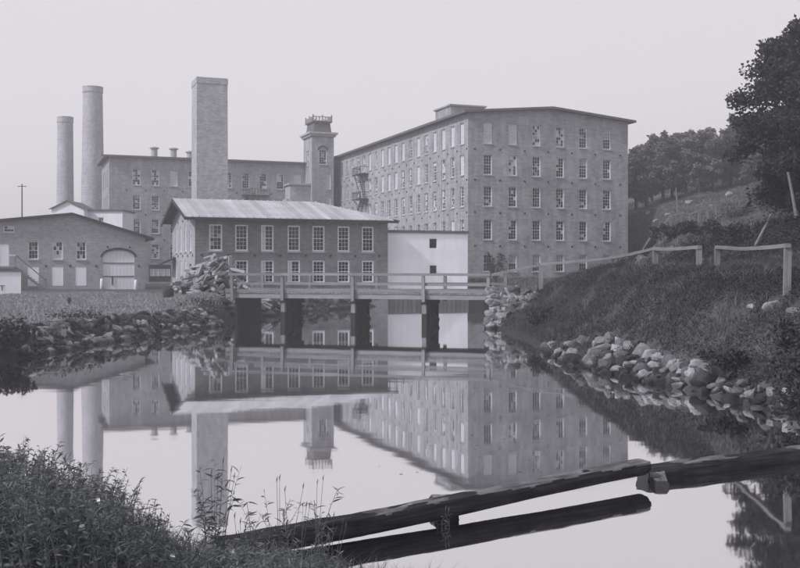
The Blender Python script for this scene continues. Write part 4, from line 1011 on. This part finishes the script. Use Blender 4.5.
bxp, byp = at(846, 62), 62; tree('big_tree', 'dark leafy tree right behind the tall one by the road', (bxp, byp, hz(bxp, byp)), 12.0, 4.0, .10, 50, 190, .25, 52, 'leaf_tree', None, .4)

protos = []
GT = 'trees along the hill crest'
for k in range(3):
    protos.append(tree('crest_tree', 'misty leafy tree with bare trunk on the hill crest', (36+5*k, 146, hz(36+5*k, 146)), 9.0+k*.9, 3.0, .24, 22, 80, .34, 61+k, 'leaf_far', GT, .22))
def copy_tree(o, loc, rz, sc, label=None, group=None):
    c = o.copy(); COL.objects.link(c); c.location = loc; c.rotation_euler = (0,0,rz); c.scale = (sc,)*3
    if label: c['label'] = label
    if group: c['group'] = group
    for ch in o.children:
        d = ch.copy(); COL.objects.link(d); d.parent = c
crest = [(636,140),(646,143),(663,140),(672,146),(699,139),(708,146),(713,140),(731,141),(742,146),(752,138),(764,142),(779,140),(794,145),(652,150),(686,152),(722,152)]
for i, (px, D) in enumerate(crest):
    x = at(px, D); loc = (x, D, hz(x, D)-.1)
    if i < 3: protos[i].location = loc; protos[i].rotation_euler = (0,0,i*1.3)
    else: copy_tree(protos[i % 3], loc, i*1.7, random.uniform(.8, 1.05))
rr = random.Random(9)
for i in range(34):
    px = 632+5.5*i*.94+rr.uniform(-3,3); D = rr.uniform(205, 300); x = at(px, D)
    sc = (1.25+.55*(px-630)/170)*D/200*rr.uniform(.85,1.1)
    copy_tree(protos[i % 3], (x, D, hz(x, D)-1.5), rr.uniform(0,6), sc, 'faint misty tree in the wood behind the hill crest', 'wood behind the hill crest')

# ---- foreground weeds
def stems_np(roots, h, seed, nleaf, leaf, aspect=.28, curve=.25):
    r = np.random.default_rng(seed); SV = []; SF = []; LP = []; LD = []
    base = 0
    for (x, y, z), hh in zip(roots, h):
        a = r.uniform(0, 6.283); c = curve*hh*r.uniform(.2, 1.3); dv = np.array([math.cos(a), math.sin(a), 0])
        ts = np.linspace(0, 1, 6); pts = np.array([x, y, z])+np.outer(ts**2*c, dv)+np.outer(ts*hh, [0,0,1]); w = .006*(1-ts*.8)+.0015
        s = np.array([-dv[1], dv[0], 0])
        s = np.array([1.0, 0, 0])*.8+s*.3
        for k in range(6): SV += [pts[k]-s*w[k], pts[k]+s*w[k]]
        for k in range(5): i = base+2*k; SF += [(i, i+1, i+3), (i, i+3, i+2)]
        base += 12
        m = max(4, int(nleaf*r.uniform(.7,1.3)*hh/.8))
        tt = r.uniform(.12, 1.0, m); pos = np.array([x, y, z])+np.outer(tt**2*c, dv)+np.outer(tt*hh, [0,0,1])
        an = r.uniform(0, 6.283, m); el = r.uniform(-.25, .9, m)
        LD.append(np.stack([np.cos(an)*np.cos(el), np.sin(an)*np.cos(el), np.sin(el)], 1)); LP.append(pos)
    P = np.concatenate(LP); d = np.concatenate(LD); n = len(P)
    L = (leaf*r.uniform(.5,1.35,n))[:,None]; q = r.normal(size=(n,3))*.5+[0,0,1.0]; s = np.cross(d, q); s /= np.linalg.norm(s, axis=1)[:,None]; nn = np.cross(s, d)
    Wd = L*aspect; dr = nn*L
    V = np.stack([P, P+d*L*.3+s*Wd*.45+dr*.07, P+d*L*.3-s*Wd*.45+dr*.07, P+d*L*.65+s*Wd*.36+dr*.02, P+d*L*.65-s*Wd*.36+dr*.02, P+d*L-dr*.16, P+d*L*.3+dr*.02, P+d*L*.65-dr*.03], 1).reshape(-1, 3)
    k = np.arange(n)*8; T = lambda a, b, c: np.stack([k+a, k+b, k+c], 1)
    Fa = np.concatenate([T(0,6,1), T(0,2,6), T(1,6,7), T(1,7,3), T(6,2,4), T(6,4,7), T(3,7,5), T(7,4,5)])
    SV = np.array(SV); SF = np.array(SF)
    return np.concatenate([SV, V]), np.concatenate([SF, Fa+len(SV)])
# outline of the weed thicket in the photograph: where its top shows
ox = np.array([-60, 0, 30, 55, 75, 95, 115, 130, 150, 165, 178, 190, 215, 250, 290, 330, 345])
oy = np.array([436, 438, 436, 450, 462, 458, 480, 496, 500, 520, 535, 540, 535, 538, 545, 552, 562])
r = np.random.default_rng(77)
roots = []; hs = []
tries = 0
while len(roots) < 2100 and tries < 60000:
    tries += 1
    D = r.uniform(6.3, 12.6); px = r.uniform(-520, 345) if tries % 3 == 0 else r.uniform(-60, 345); x = at(px, D); z = hz(x, D)
    if float(sdist(np.array([x]), np.array([D]))[0]) < -.05: continue
    ztop = zat(np.interp(px, ox, oy)+r.uniform(-4, 26), D)
    h = ztop-z
    if h < .12: continue
    h = min(h, 1.25)*r.uniform(.7, 1.0)
    roots.append((x, D, z)); hs.append(h)
V, Fa = stems_np(roots, hs, 78, 46, .058, .28); put('weed_thicket', mesh_np('weed_thicket', V, Fa, 'leaf_weed'), kind='stuff', label='dense leafy weeds on the near left bank', category='weeds')
G = scatter(26000, -10.5, .6, 4.5, 12.8, 79, lambda x, y, d: d > -.05)
V, Fa = blades_np(G, .34, .012, 80, .7); put('near_grass', mesh_np('near_grass', V, Fa, 'leaf_weed'), kind='stuff', label='long grass among the weeds of the near bank', category='grass')
fl = MB()
for i in range(26):
    k = r.integers(len(roots)); x, y, z = roots[k]; q = rock = None
    c = Vector((x+r.uniform(-.08,.08), y-.05, z+hs[k]*r.uniform(.75,1.0))); s_ = r.uniform(.008,.02)
    for a in range(5):
        t0 = a*1.2566; fl.poly([c, c+Vector((math.cos(t0)*s_, -.004, math.sin(t0)*s_)), c+Vector((math.cos(t0+.7)*s_*1.3, -.008, math.sin(t0+.7)*s_*1.3)), c+Vector((math.cos(t0+1.2)*s_, -.004, math.sin(t0+1.2)*s_))])
put('weed_flowers', fl.mesh('weed_flowers', 'flower'), kind='stuff', label='tiny pale flowers scattered through the near weeds', category='flowers')
def tall_weed(px, D, py, n, leaf, label, seed, sp=.06):
    x = at(px, D); z = max(hz(x, D), 0); h = zat(py, D)-z
    t = thing('tall_weed', label, 'plant', (x, D, z), 0, 'tall weeds at the water edge'); rr = np.random.default_rng(seed)
    V, Fa = stems_np([(rr.normal()*sp, rr.normal()*sp, -.03) for _ in range(n)], [h*rr.uniform(.62,1.0) for _ in range(n)], seed, 24, leaf, .16, .30)
    put('foliage', mesh_np('foliage', V, Fa, 'leaf_weed'), t)
    sm = MB()
    for k in range((n+1)//2):
        q = Vector((rr.normal()*sp*1.6, rr.normal()*sp, h*rr.uniform(.75,1.02))); sm.tube([(q.x*.3,q.y*.3,0), (q.x*.7,q.y*.7,q.z*.6), q], [.004,.003,.002], 4, False); sm.tube([q, q+Vector((0,0,.03)), q+Vector((0.01,0,.07))], [.003,.007,.002], 5, False)
    put('seed_head', sm.mesh('seed_head', 'leaf_weed'), t)
tall_weed(213, 10.9, 462, 9, .13, 'tallest leafy reed clump before the reflected square chimney', 91, .09)
tall_weed(280, 11.4, 478, 6, .12, 'reedy weeds with seed heads before the left log end', 92, .12)
tall_weed(314, 11.9, 484, 3, .11, 'slim seeded weed standing beside the boom log', 93, .06)
tall_weed(244, 10.7, 510, 4, .10, 'short forked weed near the reflected chimney foot', 94, .05)
tall_weed(293, 11.0, 494, 5, .11, 'leaning weeds crossing the boom log shadow', 95, .1)
tall_weed(330, 11.6, 518, 5, .10, 'low weeds at the last corner of the near bank', 96, .1)
tall_weed(444, 13.75, 506, 7, .10, 'small weed tuft growing from the rotting stump', 97, .07)

sp = MB(); rr = random.Random(31)
for i in range(26):
    px = rr.gauss(470, 60); py = rr.uniform(430, 476); D = CH/(py-270)*1000; x = at(px, D); a = rr.uniform(0, 6.28); r_ = rr.uniform(.01, .025)
    sp.poly([(x+r_*math.cos(a+k*1.2566)*1.5, D+r_*math.sin(a+k*1.2566), .006) for k in range(5)])
put('floating_leaves', sp.mesh('floating_leaves', 'leaf_weed'), kind='stuff', label='specks of fallen leaves floating on the still water', category='leaves')

# ---------------------------------------------------------------- haze
hm = bpy.data.materials.new('haze'); hm.use_nodes = True; n = hm.node_tree.nodes; n.remove(n['Principled BSDF'])
pv = n.new('ShaderNodeVolumePrincipled'); pv.inputs['Density'].default_value = HAZE; pv.inputs['Color'].default_value = (.985, .975, .985, 1); pv.inputs['Anisotropy'].default_value = .65
hm.node_tree.links.new(pv.outputs[0], n['Material Output'].inputs['Volume'])
MATS['haze'] = hm
b = MB(); b.box(-730, 760, -420, 770, -2.3, 44); put('haze', b.mesh('haze', 'haze'), kind='stuff', label='pale mist hanging over the whole mill yard', category='mist')
